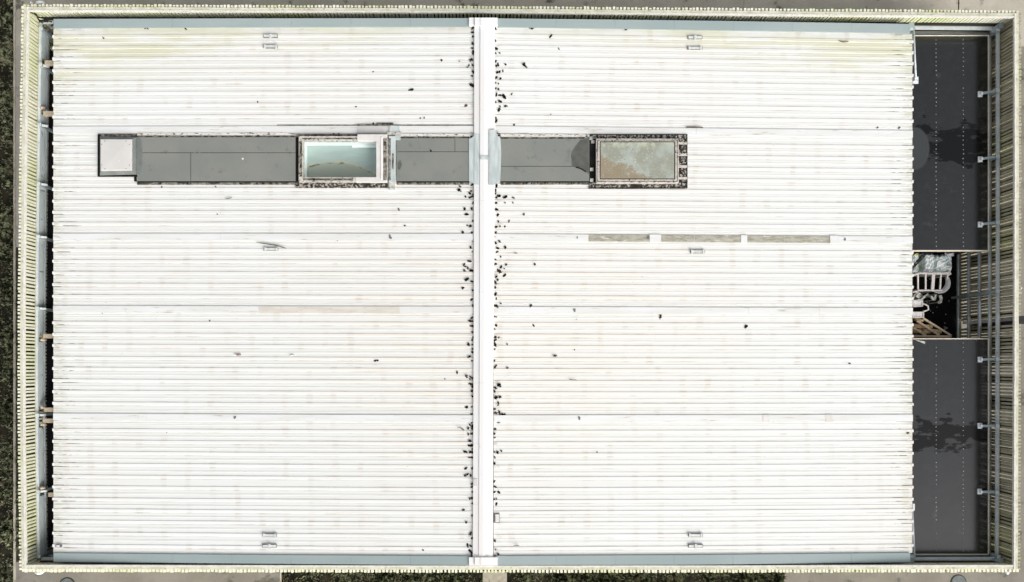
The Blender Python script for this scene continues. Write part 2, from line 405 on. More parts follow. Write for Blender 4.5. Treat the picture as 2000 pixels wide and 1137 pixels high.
def blade_mat():
    n = NT('grass_blades')
    c = n.mix(n.step(n.noise(7, detail=6, rough=.75), .46, .58), (.012, .018, .007), (.42, .44, .27))
    c = n.mix(n.math('MULTIPLY', n.step(n.noise(3, detail=6, off=(5, 5, 0)), .56, .62), .8), c, (.30, .27, .18))
    return n.out(c, .7, .2)
M['blade'] = blade_mat()
def leaf_mat(name, a, b):
    n = NT(name)
    return n.out(n.mix(n.step(n.noise(30, detail=2), .45, .65), a, b), .7, .2)
M['leaf'] = leaf_mat('dead_leaf', (.004, .003, .003), (.016, .009, .007))
M['leaf2'] = leaf_mat('tan_dead_leaf', (.02, .012, .008), (.14, .085, .04))
M['twig'] = simple('twig_bark', (.06, .05, .03), (.12, .10, .06), 30)
M['bracket'] = simple('clamp_metal', (.56, .57, .54), (.70, .71, .68), 10, .4, .5)
M['clampdark'] = simple('clamp_dark_rubber', (.12, .12, .11), (.2, .2, .18), 10)  # dark tone of clamp bases, box base and sealant dabs
M['wrap'] = simple('pale_blue_plastic', (.62, .70, .70), (.76, .80, .79), 4, .3, .5, c3=(.22, .34, .28), s3=5, lo3=.66, hi3=.70, bump=.5)
M['wrapyellow'] = simple('yellowed_plastic', (.38, .38, .14), (.52, .52, .26), 6, .35, .5, bump=.5)
M['rack'] = simple('pinkish_plastic_frame', (.58, .53, .49), (.72, .66, .62), 9, .45, .4)
M['whiteplastic'] = simple('white_plastic', (.74, .73, .71), (.82, .81, .80), 9, .35, .5)
M['rag'] = simple('crumpled_grey_sheet', (.30, .31, .27), (.58, .59, .53), 7, .6, .4, bump=.6)
M['brownwood'] = simple('brown_timber', (.46, .37, .26), (.58, .47, .34), 12, .8, .2, (1, 1, 1), c3=(.16, .11, .07), s3=20)
M['orangewood'] = simple('tan_log', (.60, .42, .22), (.72, .54, .32), 6, .8, .2, c3=(.22, .13, .06), s3=9)
M['iron'] = simple('cast_iron_cover', (.13, .15, .145), (.20, .22, .21), 8, .5, .5)
M['ironrim'] = simple('black_rim', (.012, .012, .012), (.03, .03, .028), 8)
M['whitepaint'] = simple('bright_white_fitting', (.80, .80, .79), (.84, .84, .83), 5, .35, .4)
M['cable'] = simple('black_cable', (.006, .006, .006), (.012, .012, .012), 5, .6, .3)

# ------------------------------------------------------------------ the ground
def sheet(name, x0, y0, x1, y1, z, mat, label=None):
    m = MB(); m.v = [(x0, y0, z), (x1, y0, z), (x1, y1, z), (x0, y1, z)]; m.a = [0]*4; m.f = [(0, 1, 2, 3)]
    o = m.build(name, mat); o['kind'] = 'structure'
    return o
def gX(px): return P(px, 0, 0).x
def gY(py): return P(0, py, 0).y
sheet('ground', -400, -400, 400, 400, 0, M['turf'])
FX0, FX1, FY0, FY1 = -13.93, 16.03, -6.13, 10.72     # fence base rectangle (fin centre lines)
sheet('yard_ground', FX0, FY0, FX1, FY1, .006, M['yard'])
kx = gX(31.5)
sheet('top_path', kx, FY1 + .05, 40, 13.9, .008, M['pathtop'])
sheet('left_path', kx, 4.0, FX0 - .05, FY1 + .048, .008, M['pathpink'])
sheet('soil_strip', kx, -6.6, FX0 - .05, 4.0, .004, M['soil'])
sheet('right_path', FX1 + .05, -12, 40, FY1 + .048, .008, M['path'])
sheet('bottom_left_path', kx, -12, gX(548), -6.6, .008, M['path'])
sheet('bottom_path', gX(1531), -12, FX1 + .048, FY0 - .05, .008, M['path'])
sheet('crossing_slab', gX(943), -12, gX(990), FY0 - .05, .012, M['slab'])
o = MB().box(gX(27), -12, 0, gX(31.2), 13.9, .03).build('path_kerb', M['kerb']); o['kind'] = 'structure'
for a in (1002, 1453, 1872):
    o = MB().box(gX(a) - .018, FY1 + .2, 0, gX(a) + .018, 13.9, .013).build('path_joint', M['kerb'] if a < 1800 else M['soil']); o['kind'] = 'structure'
o = MB().box(gX(547), -12, 0, gX(550), FY0 - .3, .025).build('path_edging', M['kerb']); o['kind'] = 'structure'
# channel of dark wet ground outside the gap in the right fence
o = MB().box(FX1 + .1, gY(633), 0, 22, gY(617), .012).build('drain_channel', M['ironrim'])
tag(o, 'black drain channel crossing the right hand path outside the fence gap', 'drain channel')

# ------------------------------------------------------------------ grass (nobody could count it)
def grass(name, rects, dens, label):
    m = MB(); rng = random.Random(3)
    for (x0, y0, x1, y1) in rects:
        for i in range(int((x1 - x0) * (y1 - y0) * dens)):
            x, y = rng.uniform(x0, x1), rng.uniform(y0, y1)
            cl = math.sin(x * 5.1 + 1.3 * math.sin(y * 3.1)) + math.sin(y * 4.7 + x)
            if rng.random() > .5 + .25 * cl: continue
            hh = rng.uniform(.03, .10) * (1 + .25 * cl)
            for k in range(3):
                a = rng.uniform(0, 6.28); w = rng.uniform(.006, .012); l = hh * rng.uniform(.4, 1.1)
                dx, dy = math.cos(a), math.sin(a); n = len(m.v)
                for p in ((x - dy*w, y + dx*w, 0), (x + dy*w, y - dx*w, 0), (x + dx*l*.5 + dy*w*.8, y + dy*l*.5 - dx*w*.8, hh*.8), (x + dx*l, y + dy*l, hh*.9)): m.vert(p)
                m.f += [(n, n+1, n+2), (n, n+2, n+3)]
    o = m.build(name, M['blade']); tag(o, label, 'grass', kind='stuff')
grass('verge_grass', [(-17.6, -8.0, gX(26.5), 13.2)], 1300, 'rough green and brown grass verge along the left of the fence')
grass('bottom_grass', [(gX(551), -8.0, gX(942), FY0 - .25), (gX(991), -8.0, gX(1530), FY0 - .25)], 1300, 'dark grass strip below the bottom fence either side of the slab')
grass('soil_weeds', [(kx + .03, -6.5, FX0 - .2, 3.0)], 260, 'sparse weeds between the kerb and the left fence')

# ------------------------------------------------------------------ fences
ZT = 2.55
cap_out = {
 'left': [(13, 47), (250, 43.5), (600, 39.5), (840, 39.5), (1112, 43)],          # px x as a function of py
 'right': [(26, 1989.5), (470, 1989.7), (800, 1989), (1112, 1987.8)],
 'top': [(47, 13.5), (900, 16.5), (1300, 20), (1989, 26)],                        # px y as a function of px x
 'bottom': [(43, 1112), (900, 1113), (1400, 1113), (1989, 1112)],
}
def fence_pt(side, t, inward, z):
    """point at fraction of the side (pixel coordinate t along it), inward metres from the cap's outer edge"""
    if side in ('left', 'right'):
        p = P(interp(cap_out[side], t), t, ZT); p.x += inward if side == 'left' else -inward
    else:
        p = P(t, interp(cap_out[side], t), ZT); p.y += -inward if side == 'top' else inward
    p.z = z; return p
ENDS = {'left': (13.5, 1112), 'right': (26, 1112), 'top': (47, 1989), 'bottom': (43, 1988)}
def run(m, side, t0, t1, i0, i1, z0, z1, n=10):
    ts = [t0 + (t1 - t0) * k / n for k in range(n + 1)]
    for a, b in zip(ts, ts[1:]):
        q = [fence_pt(side, a, i0, z0), fence_pt(side, b, i0, z0), fence_pt(side, b, i1, z0), fence_pt(side, a, i1, z0)]
        m.hexa(q, [(v.x, v.y, z1) for v in q])
def make_fence(side, label, fmat, posts, lining=None, gap=None):
    t0, t1 = ENDS[side]
    mid = fence_pt(side, (t0 + t1) / 2, 0, 0)
    f = thing('slatted_fence', mid, label, 'fence')
    m = MB(); rng = random.Random(side)
    pitch = 7.0 if side in ('left', 'right') else 7.1
    n = int((t1 - t0) / pitch)
    for k in range(n + 1):
        t = t0 + (t1 - t0) * k / n
        if gap and gap[0] < t < gap[1] and k % 3 != 0: continue
        hw = (.031 if side in ('left', 'right') else .034) + rng.uniform(-.003, .003); j = rng.uniform(-.012, .012); ln = .095 + rng.uniform(-.012, .008)
        zt = ZT - .02 + rng.uniform(-.02, .012)
        a = fence_pt(side, t, -ln, 0); b = fence_pt(side, t, 0.0, 0)
        if side in ('left', 'right'): m.box(min(a.x, b.x), a.y - hw + j, .05, max(a.x, b.x), a.y + hw + j, zt)
        else: m.box(a.x - hw + j, min(a.y, b.y), .05, a.x + hw + j, max(a.y, b.y), zt)
        a, b = b, fence_pt(side, t, {'left': .03, 'right': .03}.get(side, .07), 0)      # the part of the slat that passes under the cap
        if side in ('left', 'right'): m.box(min(a.x, b.x), a.y - hw + j, .05, max(a.x, b.x), a.y + hw + j, ZT - .06)
        else: m.box(a.x - hw + j, min(a.y, b.y), .05, a.x + hw + j, max(a.y, b.y), ZT - .06)
    m.build('slat_panel', fmat, f)
    # black backing put in so slat gaps are black; random pieces on the right
    m = MB()
    if side == 'right':
        t = t0 + 14
        while t < t1 - 14:
            w = rng.choice((4, 7, 7, 14, 21)); run(m, side, t, t + w, -.078, -.072, .3, ZT - .13, 1); t += w + rng.choice((3, 7, 10, 14, 24))
    else: run(m, side, t0 + 2, t1 - 2, -.072, -.066, .1, ZT - .10, 12)
    m.build('added_black_backing', M['blacksheet'], f)
    # cap of two boards, laid in lengths with small steps at the joints
    m = MB(); m2 = MB(); L = t1 - t0; k = int(L / 120); e = .0
    off = 0 if side in ('left', 'right') else 8
    for i in range(k):
        a = t0 + off + (L - 2*off) * i / k; b = t0 + off + (L - 2*off) * (i + 1) / k - .25
        dz = (i % 3) * .004
        run(m, side, a, b, .0, .085, ZT - .05, ZT + dz, 2)
        run(m2, side, a, b, .087, .132, ZT - .055, ZT + .012 + dz, 2)
    m.build('cap_board', M['cap'], f); m2.build('cap_edge_board', M['cap_light'], f)
    # timber back rails and galvanised steel rails
    ins = 5 if side in ('left', 'right') else 6
    ro = .085 if side == 'left' else .145
    for z, w in ((1.90, .08), (1.56, .05), (1.11, .05), (.63, .05), (.14, .05)):
        m = MB(); run(m, side, t0 + ins, t1 - ins, ro - .061, ro - .042, z - .03, z + .03, 6); m.build('timber_rail', M['joist'], f)
        m = MB(); run(m, side, t0 + 11, t1 - 11, ro - w/2, ro + w/2, z - .025, z + .025, 8); m.build('steel_rail', M['steel'], f)
    if side in ('top', 'bottom'):
        m = MB(); run(m, side, t0 + 14, t1 - 14, .075, .082, .1, 2.10, 8); m.build('added_black_sheet', M['blacksheet'], f)  # sheet added inside the fence so the narrow gap is black
    if side == 'left':
        m = MB(); run(m, side, t0 + 40, t1 - 25, .135, .142, .1, 1.525, 8); m.build('added_black_sheet', M['blacksheet'], f)  # sheet added over the lower slats so the void is black
    for t, kind in posts:
        p = fence_pt(side, t, ro + .085, 0)
        if side in ('left', 'right'): sx, sy = .04, .04
        else: sx, sy = .04, .04
        m = MB().box(p.x - sx, p.y - sy, 0, p.x + sx, p.y + sy, 2.02)
        po = m.build('post', M['steelpost'], f)
        c = MB().box(p.x - sx - .012, p.y - sy - .012, 2.022, p.x + sx + .012, p.y + sy + .012, 2.04); c.build('post_cap', M['steel'], po)
        if kind == 'arm':      # arm and white plate reaching on to the annex roof
            s = -1 if side == 'right' else 1
            hp = Vector((p.x + s * .36, p.y - .02, 1.80))
            MB().bar((p.x, p.y, 1.97), (hp.x, hp.y, 1.82), .07, .05).build('bracket_arm', M['steelpost'], f)
            MB().box(hp.x - .065, hp.y - .085, 1.752, hp.x + .065, hp.y + .085, 1.79).box(hp.x - .02, hp.y - .04, 1.79, hp.x + .04, hp.y + .04, 1.86).build('bracket_plate', M['plate'], f)
        if kind == 'stub':
            s = 1
            MB().bar((p.x, p.y, 1.97), (p.x + .16, p.y, 1.86), .06, .05).build('bracket_arm', M['plate'], f)
    return f
def ty(py_img, off_from, z):      # image row at height z -> row measured at the cap's height
    return NY + (py_img - NY) * (CAMZ - z) / (CAMZ - ZT)
posts_r = [(ty(y, 0, 2.04), 'arm') for y in (176, 305, 434)] + [(ty(569, 0, 2.04), 'plain')] + [(ty(y, 0, 2.04), 'arm') for y in (701, 832, 962)]
posts_l = [(ty(y, 0, 1.95), 'stub') for y in (128, 245, 360, 463, 603, 811, 960)] + [(ty(55, 0, 2.04), 'plain'), (ty(1087, 0, 2.04), 'plain')]
def tx(px_img, z): return NX + (px_img - NX) * (CAMZ - z) / (CAMZ - ZT)
fl = make_fence('left', 'pale cream vertical slat fence along the left side of the roof', M['fin_cream'], posts_l)
fr = make_fence('right', 'brown vertical slat fence beside the black roofs on the right', M['fin_brown'], posts_r, gap=(612, 636))
ft = make_fence('top', 'greenish algae stained slat fence along the top edge of the roof', M['fin_green'], [(tx(1781, 2.04), 'plain'), (tx(1950, 2.04), 'plain')])
fb = make_fence('bottom', 'cream slat fence along the bottom edge of the roof above the manholes', M['fin_cream'], [(tx(1781, 2.04), 'plain'), (tx(1951, 2.04), 'plain')])
# pale sheet lining of the left fence, in lengths
for a, b in ((62, 117), (131, 216), (226, 372), (374, 530), (532, 655), (668, 793), (835, 952), (968, 1084)):
    m = MB(); ta, tb = ty(a, 0, 1.75), ty(b, 0, 1.75)
    run(m, 'left', ta, tb, .112, .122, 1.66, 1.875, 3)
    m.build('lining_sheet', M['lining'], fl)
# corner post blocks and diagonal tubes over the annex roofs
for (bx, by, ex, ey, lab) in ((1784, 53, 1788.5, 155, 't'), (1786, 1093, 1781.5, 991, 'b')):
    par = ft if lab == 't' else fb
    p, q = P(bx, by, 2.02), P(ex, ey, 1.83)
    MB().tube([p, p.lerp(q, .5) + Vector((0, 0, -.01)), q], .033, 8).build('brace_tube', M['steel'], par, smooth=True)
    MB().box(q.x - .11, q.y - .11, 1.752, q.x + .11, q.y + .10, 1.79).box(q.x - .05, q.y - .05, 1.79, q.x + .05, q.y + .05, 1.86).build('brace_foot', M['plate'], par)
    c = P(1780.5, by - 5 if lab == 't' else by + 2, 2.1)
    MB().box(c.x - .085, c.y - .085, 1.95, c.x + .085, c.y + .085, 2.1).build('corner_block', M['steelpost'], par, bevel=.01)
for by, par, dy in ((49, ft, -1), (1096, fb, 1)):
    c = P(1955, by, 2.1); d = P(1936, by + (12 if dy < 0 else -5), 1.85)
    MB().bar(c, d, .13, .07).build('corner_brace', M['steelpost'], par)
    MB().box(c.x - .07, c.y - .08, 1.98, c.x + .07, c.y + .08, 2.13).build('corner_block', M['steelpost'], par, bevel=.01)

# ------------------------------------------------------------------ main building
B = thing('workshop_building', (0, 2.2, 0), 'large building with white ribbed metal roof split by a central ridge', 'building')
YT = [(106, 55), (500, 53), (920, 52), (1350, 58), (1783, 65)]
YB = [(103, 1080.5), (500, 1084), (920, 1086.5), (1380, 1084), (1783, 1080)]
YTO = [(106, 37), (500, 36), (920, 35.5), (1350, 40), (1783, 47)]
YBO = [(103, 1097.5), (500, 1101), (920, 1104), (1380, 1103), (1783, 1098)]
def sy(y): return (y - 55.0) / 1025.5
def YY(px, s): return interp(YT, px) + s * (interp(YB, px) - interp(YT, px))
ribs = [71.7, 93.4, 115, 138, 161, 182.5, 205.7, 228.5, 280, 303, 326, 348, 370, 393, 414.5, 437, 488, 510.3, 533, 556, 578.5,
        630.4, 653, 675, 698.8, 720, 743, 765, 787.5, 839.6, 862, 884, 907, 930, 951, 974.5, 996, 1018, 1041.5, 1065.6]
strips = [254, 462.8, 603.8, 814.2]
profile = [(55.5, 0, .6)]
allr = sorted([(r, 0) for r in ribs] + [(r, 1) for r in strips])
k = 65.0
for (r, big), nxt in zip(allr, allr[1:] + [(1080.5, 2)]):
    if big: pts = [(-.125, 0, 0), (-.105, 0, .8), (-.10, .02, -1), (.10, .02, -1), (.105, 0, .8), (.125, 0, 0)]
    else: pts = [(-.085, 0, 0), (-.052, 0, .8), (-.038, .014, -1), (.038, .014, -1), (.052, 0, 1), (.068, 0, .5), (.10, 0, 0)]
    profile += [((r + d * k), h, a) for d, h, a in pts]
    g0, g1 = r + 9, nxt[0] - 9
    if nxt[1] == 2: g1 = 1079
    if g1 - g0 > 3:
        for q in (.33, .67):
            c = g0 + (g1 - g0) * q
            if abs(g1 - g0) < 12: profile += [(c - .9, 0, 0), (c, .007, .10), (c + .9, 0, 0)]
            else: profile += [(c - 1, 0, 0), (c, .007, .10), (c + 1, 0, 0)]
profile.append((1080.5, 0, .8))
profile.sort(key=lambda t: t[0])
def roof_half(xa, xb, ncol, hole=None):
    m = MB(); xs = [xa + (xb - xa) * i / ncol for i in range(ncol + 1)]
    if hole: xs = sorted(xs + [hole[0], hole[2]])
    rows = []
    rng = random.Random(5)
    jig = {}
    for (y, h, a) in profile:
        row = []
        for x in xs:
            yy = YY(x, sy(y)); z = zroof(x)
            p = P(x, yy, z)
            row.append(m.vert((p.x, p.y, z + h), a))
        rows.append(row)
    for j in range(len(rows) - 1):
        for i in range(len(xs) - 1):
            if hole:
                cx = (xs[i] + xs[i+1]) / 2
                ya, yb = YY(cx, sy(profile[j][0])), YY(cx, sy(profile[j+1][0]))
                if hole[0] <= cx <= hole[2] and ya > hole[1] and yb < hole[3]: continue
            m.f.append((rows[j][i], rows[j][i+1], rows[j+1][i+1], rows[j+1][i]))
    return m
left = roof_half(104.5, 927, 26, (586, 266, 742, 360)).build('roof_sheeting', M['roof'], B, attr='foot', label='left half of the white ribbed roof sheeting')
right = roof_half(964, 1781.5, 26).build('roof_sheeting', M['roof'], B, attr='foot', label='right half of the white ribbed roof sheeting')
for o in (left, right):
    md = o.modifiers.new('thick', 'SOLIDIFY'); md.thickness = .004; md.offset = -1
# rusty closure pieces under the sheet ends, seen as a broken brown edge
for xs, side in ((104, -1), (1782.5, 1)):
    m = MB(); m2 = MB()
    a, b = P(xs, YY(xs, 0), 2.35), P(xs, YY(xs, 1), 2.35)
    m.box(a.x - .012, b.y, 2.05, a.x + .012, a.y, 2.33)
    m.build('eave_closure', M['brownedge'], B)
    for r in ribs:
        q = P(xs, YY(xs, sy(r)), 2.36)
        m2.box(q.x - .022, q.y - .04, 2.33, q.x + .022, q.y + .04, 2.372)
    m2.build('rib_ends', M['ridge'], B)
# walls
z1 = 2.30
a, b = P(118, 50, z1), P(1772, 1088, z1)
for r in ((a.x, b.y, a.x + .2, a.y), (b.x - .2, b.y, b.x, a.y), (a.x + .2, b.y, b.x - .2, b.y + .2), (a.x + .2, a.y - .2, b.x - .2, a.y)):
    MB().box(r[0], r[1], 0, r[2], r[3], z1 - .02).build('wall', M['wall'], B)
# verge flashings, top and bottom, two runs each
def flashing(yo, yi, xa, xb, n, outer_top):
    m = MB(); xs = [xa + (xb - xa) * i / n for i in range(n + 1)]
    for u, v in zip(xs, xs[1:]):
        v2 = v - .25
        T = [P(u, interp(yo, u), zroof(u) + .06), P(v2, interp(yo, v2), zroof(v2) + .06), P(v2, interp(yi, v2), zroof(v2) + .045), P(u, interp(yi, u), zroof(u) + .045)]
        m.hexa([(p.x, p.y, p.z - .10) for p in T], T)
    for u, v in ((xa, xb),):
        T = [P(u, interp(yo, u), zroof(u) + .055), P(v, interp(yo, v), zroof(v) + .055)]
    return m
for xa, xb in ((104.5, 918), (971, 1778)):
    flashing(YTO, YT, xa, xb, 7, 1).build('verge_flashing', M['flash'], B)
    flashing(YBO, YB, xa, xb, 7, 1).build('verge_flashing', M['flash'], B)
# raised cover strips
def strip_seg(x0, x1, yc, mat, name='cover_strip', top=.026, w=13.4, lab=None):
    m = MB(); s = sy(yc); h = w / 2
    ps = [(x0, YY(x0, s) + h), (x1, YY(x1, s) + h), (x1, YY(x1, s) - h), (x0, YY(x0, s) - h)]
    m.quadslab(ps, top, .005)
    return m.build(name, mat, B, label=lab)
for yc in strips:
    if yc == 603.8:
        strip_seg(104, 245, yc, M['strip']); strip_seg(245.6, 400, yc, M['strip'], top=.029); strip_seg(400.6, 505, yc, M['strip'])
        strip_seg(505.4, 624, yc, M['strip_tan'], 'rooflight_strip', lab='pinkish aged rooflight strip'); strip_seg(624.4, 780, yc, M['strip_tan'], 'rooflight_strip', lab='pinkish aged rooflight strip')
        strip_seg(780.4, 925, yc, M['strip']); strip_seg(969, 1462, yc, M['strip']); strip_seg(1462.6, 1600, yc, M['strip'], top=.029); strip_seg(1600.5, 1783, yc, M['strip'])
    elif yc == 462.8:
        strip_seg(104, 430, yc, M['strip']); strip_seg(430.5, 925, yc, M['strip'], top=.029)
        strip_seg(969, 1149, yc, M['strip'])
        for a, b in ((1149.5, 1270), (1290, 1356), (1356.6, 1448), (1459, 1532), (1532.5, 1622)):
            strip_seg(a, b, yc, M['grime'], 'rooflight_strip', .024, lab='grimy green grey rooflight strip')
        for a, b in ((1269, 1291), (1447.5, 1459.5), (1621.5, 1636)):
            strip_seg(a, b, yc, M['strip'], 'joint_cover', .036, 15)
        strip_seg(1636.5, 1783, yc, M['strip'])
    elif yc == 814.2:
        strip_seg(104, 270, yc, M['strip']); strip_seg(270.5, 285, yc, M['strip'], top=.031); strip_seg(285.5, 617, yc, M['strip']); strip_seg(617.5, 925, yc, M['strip'], top=.029)
        strip_seg(966, 1490, yc, M['strip'])
        strip_seg(1490.5, 1502, yc, M['framewhite'], 'joint_cover', .036, 14); strip_seg(1502.5, 1613, yc, M['strip']); strip_seg(1613.5, 1625, yc, M['framewhite'], 'joint_cover', .036, 14); strip_seg(1625.5, 1783, yc, M['strip'])
    else:
        strip_seg(104, 275, yc, M['strip']); strip_seg(275.5, 697, yc, M['strip'], top=.029); strip_seg(697.5, 760, yc, M['hatch'], top=.032); strip_seg(760.5, 780, yc, M['patch'], top=.07, w=15)
        strip_seg(780.5, 925, yc, M['strip']); strip_seg(969, 1360, yc, M['strip']); strip_seg(1360.5, 1783, yc, M['strip'], top=.029)
# ridge: wide cap and narrow lapped strip on its left
RL = [(35, 926.5), (300, 926), (560, 925.5), (1100, 923.5)]
RR = [(35, 966.5), (300, 967), (560, 965), (800, 963), (1100, 963)]
def ridge_run(fa, fb, ya, yb, n, top, bot, mat, name, lab=None):
    m = MB(); ys = [ya + (yb - ya) * i / n for i in range(n + 1)]
    for u, v in zip(ys, ys[1:]):
        v -= .2
        q = [(fa(u), u), (fa(v), v), (fb(v), v), (fb(u), u)]
        T = [P(x, y, zz) for (x, y), zz in zip(q, (top[0], top[0], top[1], top[1]))]
        m.hexa([(p.x, p.y, p.z - bot) for p in T], T)
    return m.build(name, mat, B, label=lab)
mid = lambda y: interp(RL, y) + 20
ridge = ridge_run(lambda y: interp(RL, y) + 11.5, mid, 36, 1104, 6, (2.86, 2.87), .14, M['ridge'], 'ridge_cap')
ridge_run(mid, lambda y: interp(RR, y), 36, 1104, 6, (2.87, 2.82), .11, M['ridge'], 'ridge_cap')
ridge_run(lambda y: interp(RL, y), lambda y: interp(RL, y) + 11.1, 36, 1104, 9, (2.815, 2.835), .09, M['ridge'], 'ridge_lap_strip')
for ya, yb in ((34.5, 49.5), (1089, 1104.5)):
    m = MB()
    for xa, xb, zt in ((916, 927, 2.845), (927.3, 938, 2.895), (938.3, 957, 2.91), (957.3, 972, 2.875)):
        p, q = P(xa, yb, zt), P(xb, ya, zt); m.box(p.x, p.y, 2.66, q.x, q.y, zt)
    m.build('ridge_end_cap', M['ridge'], B)
# grey painted patches at the crossing
def ppoly(name, pts, z_fn, th, mat):
    m = MB(); n = len(pts); T = [P(x, y, z_fn(x)) for x, y in pts]
    for t in T: m.vert(t)
    for t in T: m.vert((t.x, t.y, t.z - th))
    m.f.append(tuple(range(n))); m.f.append(tuple(range(2*n - 1, n - 1, -1)))
    for i in range(n): m.f.append((i, (i+1) % n, n + (i+1) % n, n + i))
    return m.build(name, mat, B)
ppoly('painted_patch', [(926.3, 262), (936.5, 262), (936.5, 361), (926.3, 360)], lambda x: 2.842, .02, M['patch'])
ppoly('painted_patch', [(916, 271), (920, 270), (926, 266), (926, 359), (916, 353)], lambda x: 2.83, .08, M['patch'])
ppoly('painted_patch', [(955.5, 253), (968, 253.5), (969, 262), (977.5, 270), (979, 300), (978, 330), (977.5, 352), (967, 359), (964, 361), (955.5, 361)], lambda x: 2.885, .05, M['patch'])
ppoly('painted_patch', [(938, 304), (955, 305.5), (955, 312), (938, 311)], lambda x: 2.892, .02, M['patch'])

# felt covered decks between hatch, skylights and ridge
def deck(x0, x1, y0, y1, wet=None):
    d = MB().slab(x0, y0, x1, y1, .075, .0)
    o = d.build('felt_deck', M['felt'], B)
    # seams, chippings strip above and the narrow black line below
    MB().slab(x0, y0 - 3.2, x1, y0 - .2, .05, .0).build('deck_edge_flashing', M['curb'], B)
    MB().slab(x0, y0 - 9.0, x1, y0 - 3.4, .043, .0).build('deck_capping', M['capping'], B)
    MB().slab(x0, y1 + .2, x1, y1 + 2.9, .047, .0).build('deck_lower_line', M['black'], B)
    MB().slab(x0, y1 + 3.1, x1, y1 + 7, .035, .0).build('deck_edge_flashing', M['curb'], B)
    return o
d1 = deck(268, 577, 268, 353.5); d2 = deck(775, 916.5, 270, 353.5); d3 = deck(978, 1151, 271, 353.5)
def seam(x0, y0, x1, y1, par):
    m = MB()
    if x0 == x1: m.slab(x0 - .35, y0, x0 + .35, y1, .0785, .07)
    else: m.slab(x0, y0 - .35, x1, y0 + .35, .0785, .07)
    m.build('felt_seam', M['curbdark'], par)
seam(277, 298.5, 577, 0, d1); seam(372.5, 299, 372.5, 353, d1)
seam(775, 296.5, 916, 0, d2); seam(888.5, 270.5, 888.5, 296, d2); seam(978, 325, 1150, 0, d3)
def felt_patch(pts, par, mat, h=.0795):
    m = MB(); n = len(pts)
    T = [P(x, y, zroof(x) + h) for x, y in pts]
    for t in T: m.vert(t)
    for t in T: m.vert((t.x, t.y, t.z - .006))
    m.f.append(tuple(range(n))); m.f.append(tuple(range(2*n-1, n-1, -1)))
    for i in range(n): m.f.append((i, (i+1) % n, n + (i+1) % n, n + i))
    m.build('damp_patch', mat, par)
felt_patch([(1134, 273), (1150, 271.5), (1150.5, 340), (1144, 336), (1135, 330), (1124, 327), (1117, 325), (1116.5, 312), (1115, 303), (1119, 293), (1125, 284)], d3, M['feltwet'])
felt_patch([(1124, 327.6), (1135, 331), (1144, 337), (1146, 334), (1136, 328.6), (1126, 325)], d3, M['curbdark'], .0805)
MB().disc(P(474, 310, zroof(474) + .082), .028, .02, 12).build('white_blob', M['whiteplastic'], d1)
felt_patch([(777, 318), (782, 312), (785, 322), (781, 332), (777, 330)], d2, M['feltwet'])

# hatch at the far left
H = thing('hatch', (0, 0, 0), None, None); H.location = P(227, 303, zroof(227)) - root_loc(B); H.parent = B
m = MB().slab(190.5, 263, 195.5, 345, .048, 0); m.slab(195.5, 341.5, 270, 345, .048, 0); m.slab(262, 345, 266, 354, .046, 0); m.build('black_edge_and_shadow', M['black'], H)  # left strip paints the lid's shaded side black; the rest are black edges
m = MB().slab(191, 261.8, 268, 266.5, .045, 0); m.build('top_edge_flashing', M['curb'], H)
m = MB()
# sloping felt upstand round the lid
oc = [(195, 343), (276, 343), (276, 266.5), (195, 266.5)]; ic = [(196.5, 333.5), (257.5, 333.5), (257.5, 272.5), (196.5, 272.5)]
To = [P(x, y, zroof(x) + .07) for x, y in oc]; Ti = [P(x, y, zroof(x) + .19) for x, y in ic]
# keep the foot wide on the right only
To[1] = P(266, 341, zroof(266) + .07); To[2] = P(266, 268, zroof(266) + .07)
n0 = len(m.v)
for p in To + Ti: m.vert(p)
for i in range(4): m.f.append((n0+i, n0+(i+1) % 4, n0+4+(i+1) % 4, n0+4+i))
m.f.append((n0, n0+3, n0+2, n0+1)); m.f.append((n0+4, n0+5, n0+6, n0+7))
m.build('felt_upstand', M['felt_slope'], H)
ppx = [(266.2, 269), (273, 270), (277, 276), (277.5, 300), (277, 330), (272, 339.5), (266.2, 341)]
mm = MB(); T = [P(x, y, zroof(x) + .085) for x, y in ppx]
for t in T: mm.vert(t)
for t in T: mm.vert((t.x, t.y, t.z - .02))
nn = len(T); mm.f.append(tuple(range(nn))); mm.f.append(tuple(range(2*nn-1, nn-1, -1)))
for i in range(nn): mm.f.append((i, (i+1) % nn, nn + (i+1) % nn, nn + i))
mm.build('felt_collar', M['felt_slope'], H)
# shallow pyramid lid with rim
m = MB(); z0 = zroof(227)
c4 = [P(196.5, 333, z0 + .23), P(257, 333, z0 + .23), P(257, 272.5, z0 + .23), P(196.5, 272.5, z0 + .23)]
m.hexa([(p.x, p.y, z0 + .12) for p in c4], c4); m.build('hatch_rim', M['framewhite'], H)
m = MB(); i4 = [c4[0] + Vector((.03, .03, .004)), c4[1] + Vector((-.03, .03, .004)), c4[2] + Vector((-.03, -.03, .004)), c4[3] + Vector((.03, -.03, .004))]
ap = sum(i4, Vector()) / 4 + Vector((0, 0, .014))
for p in i4 + [ap]: m.vert(p)
for i in range(4): m.f.append((i, (i+1) % 4, 4))
m.f.append((3, 2, 1, 0)); m.build('hatch_lid', M['hatch'], H)
m = MB()
for x, y in ((205, 275.6), (246, 275.6), (198.3, 282), (252.5, 282), (198.3, 322.5), (252.5, 322.5), (205, 329.6), (246, 329.6)):
    m.disc(P(x, y, z0 + .242), .012, .012, 8)
m.build('lid_screws', M['screw'], H)

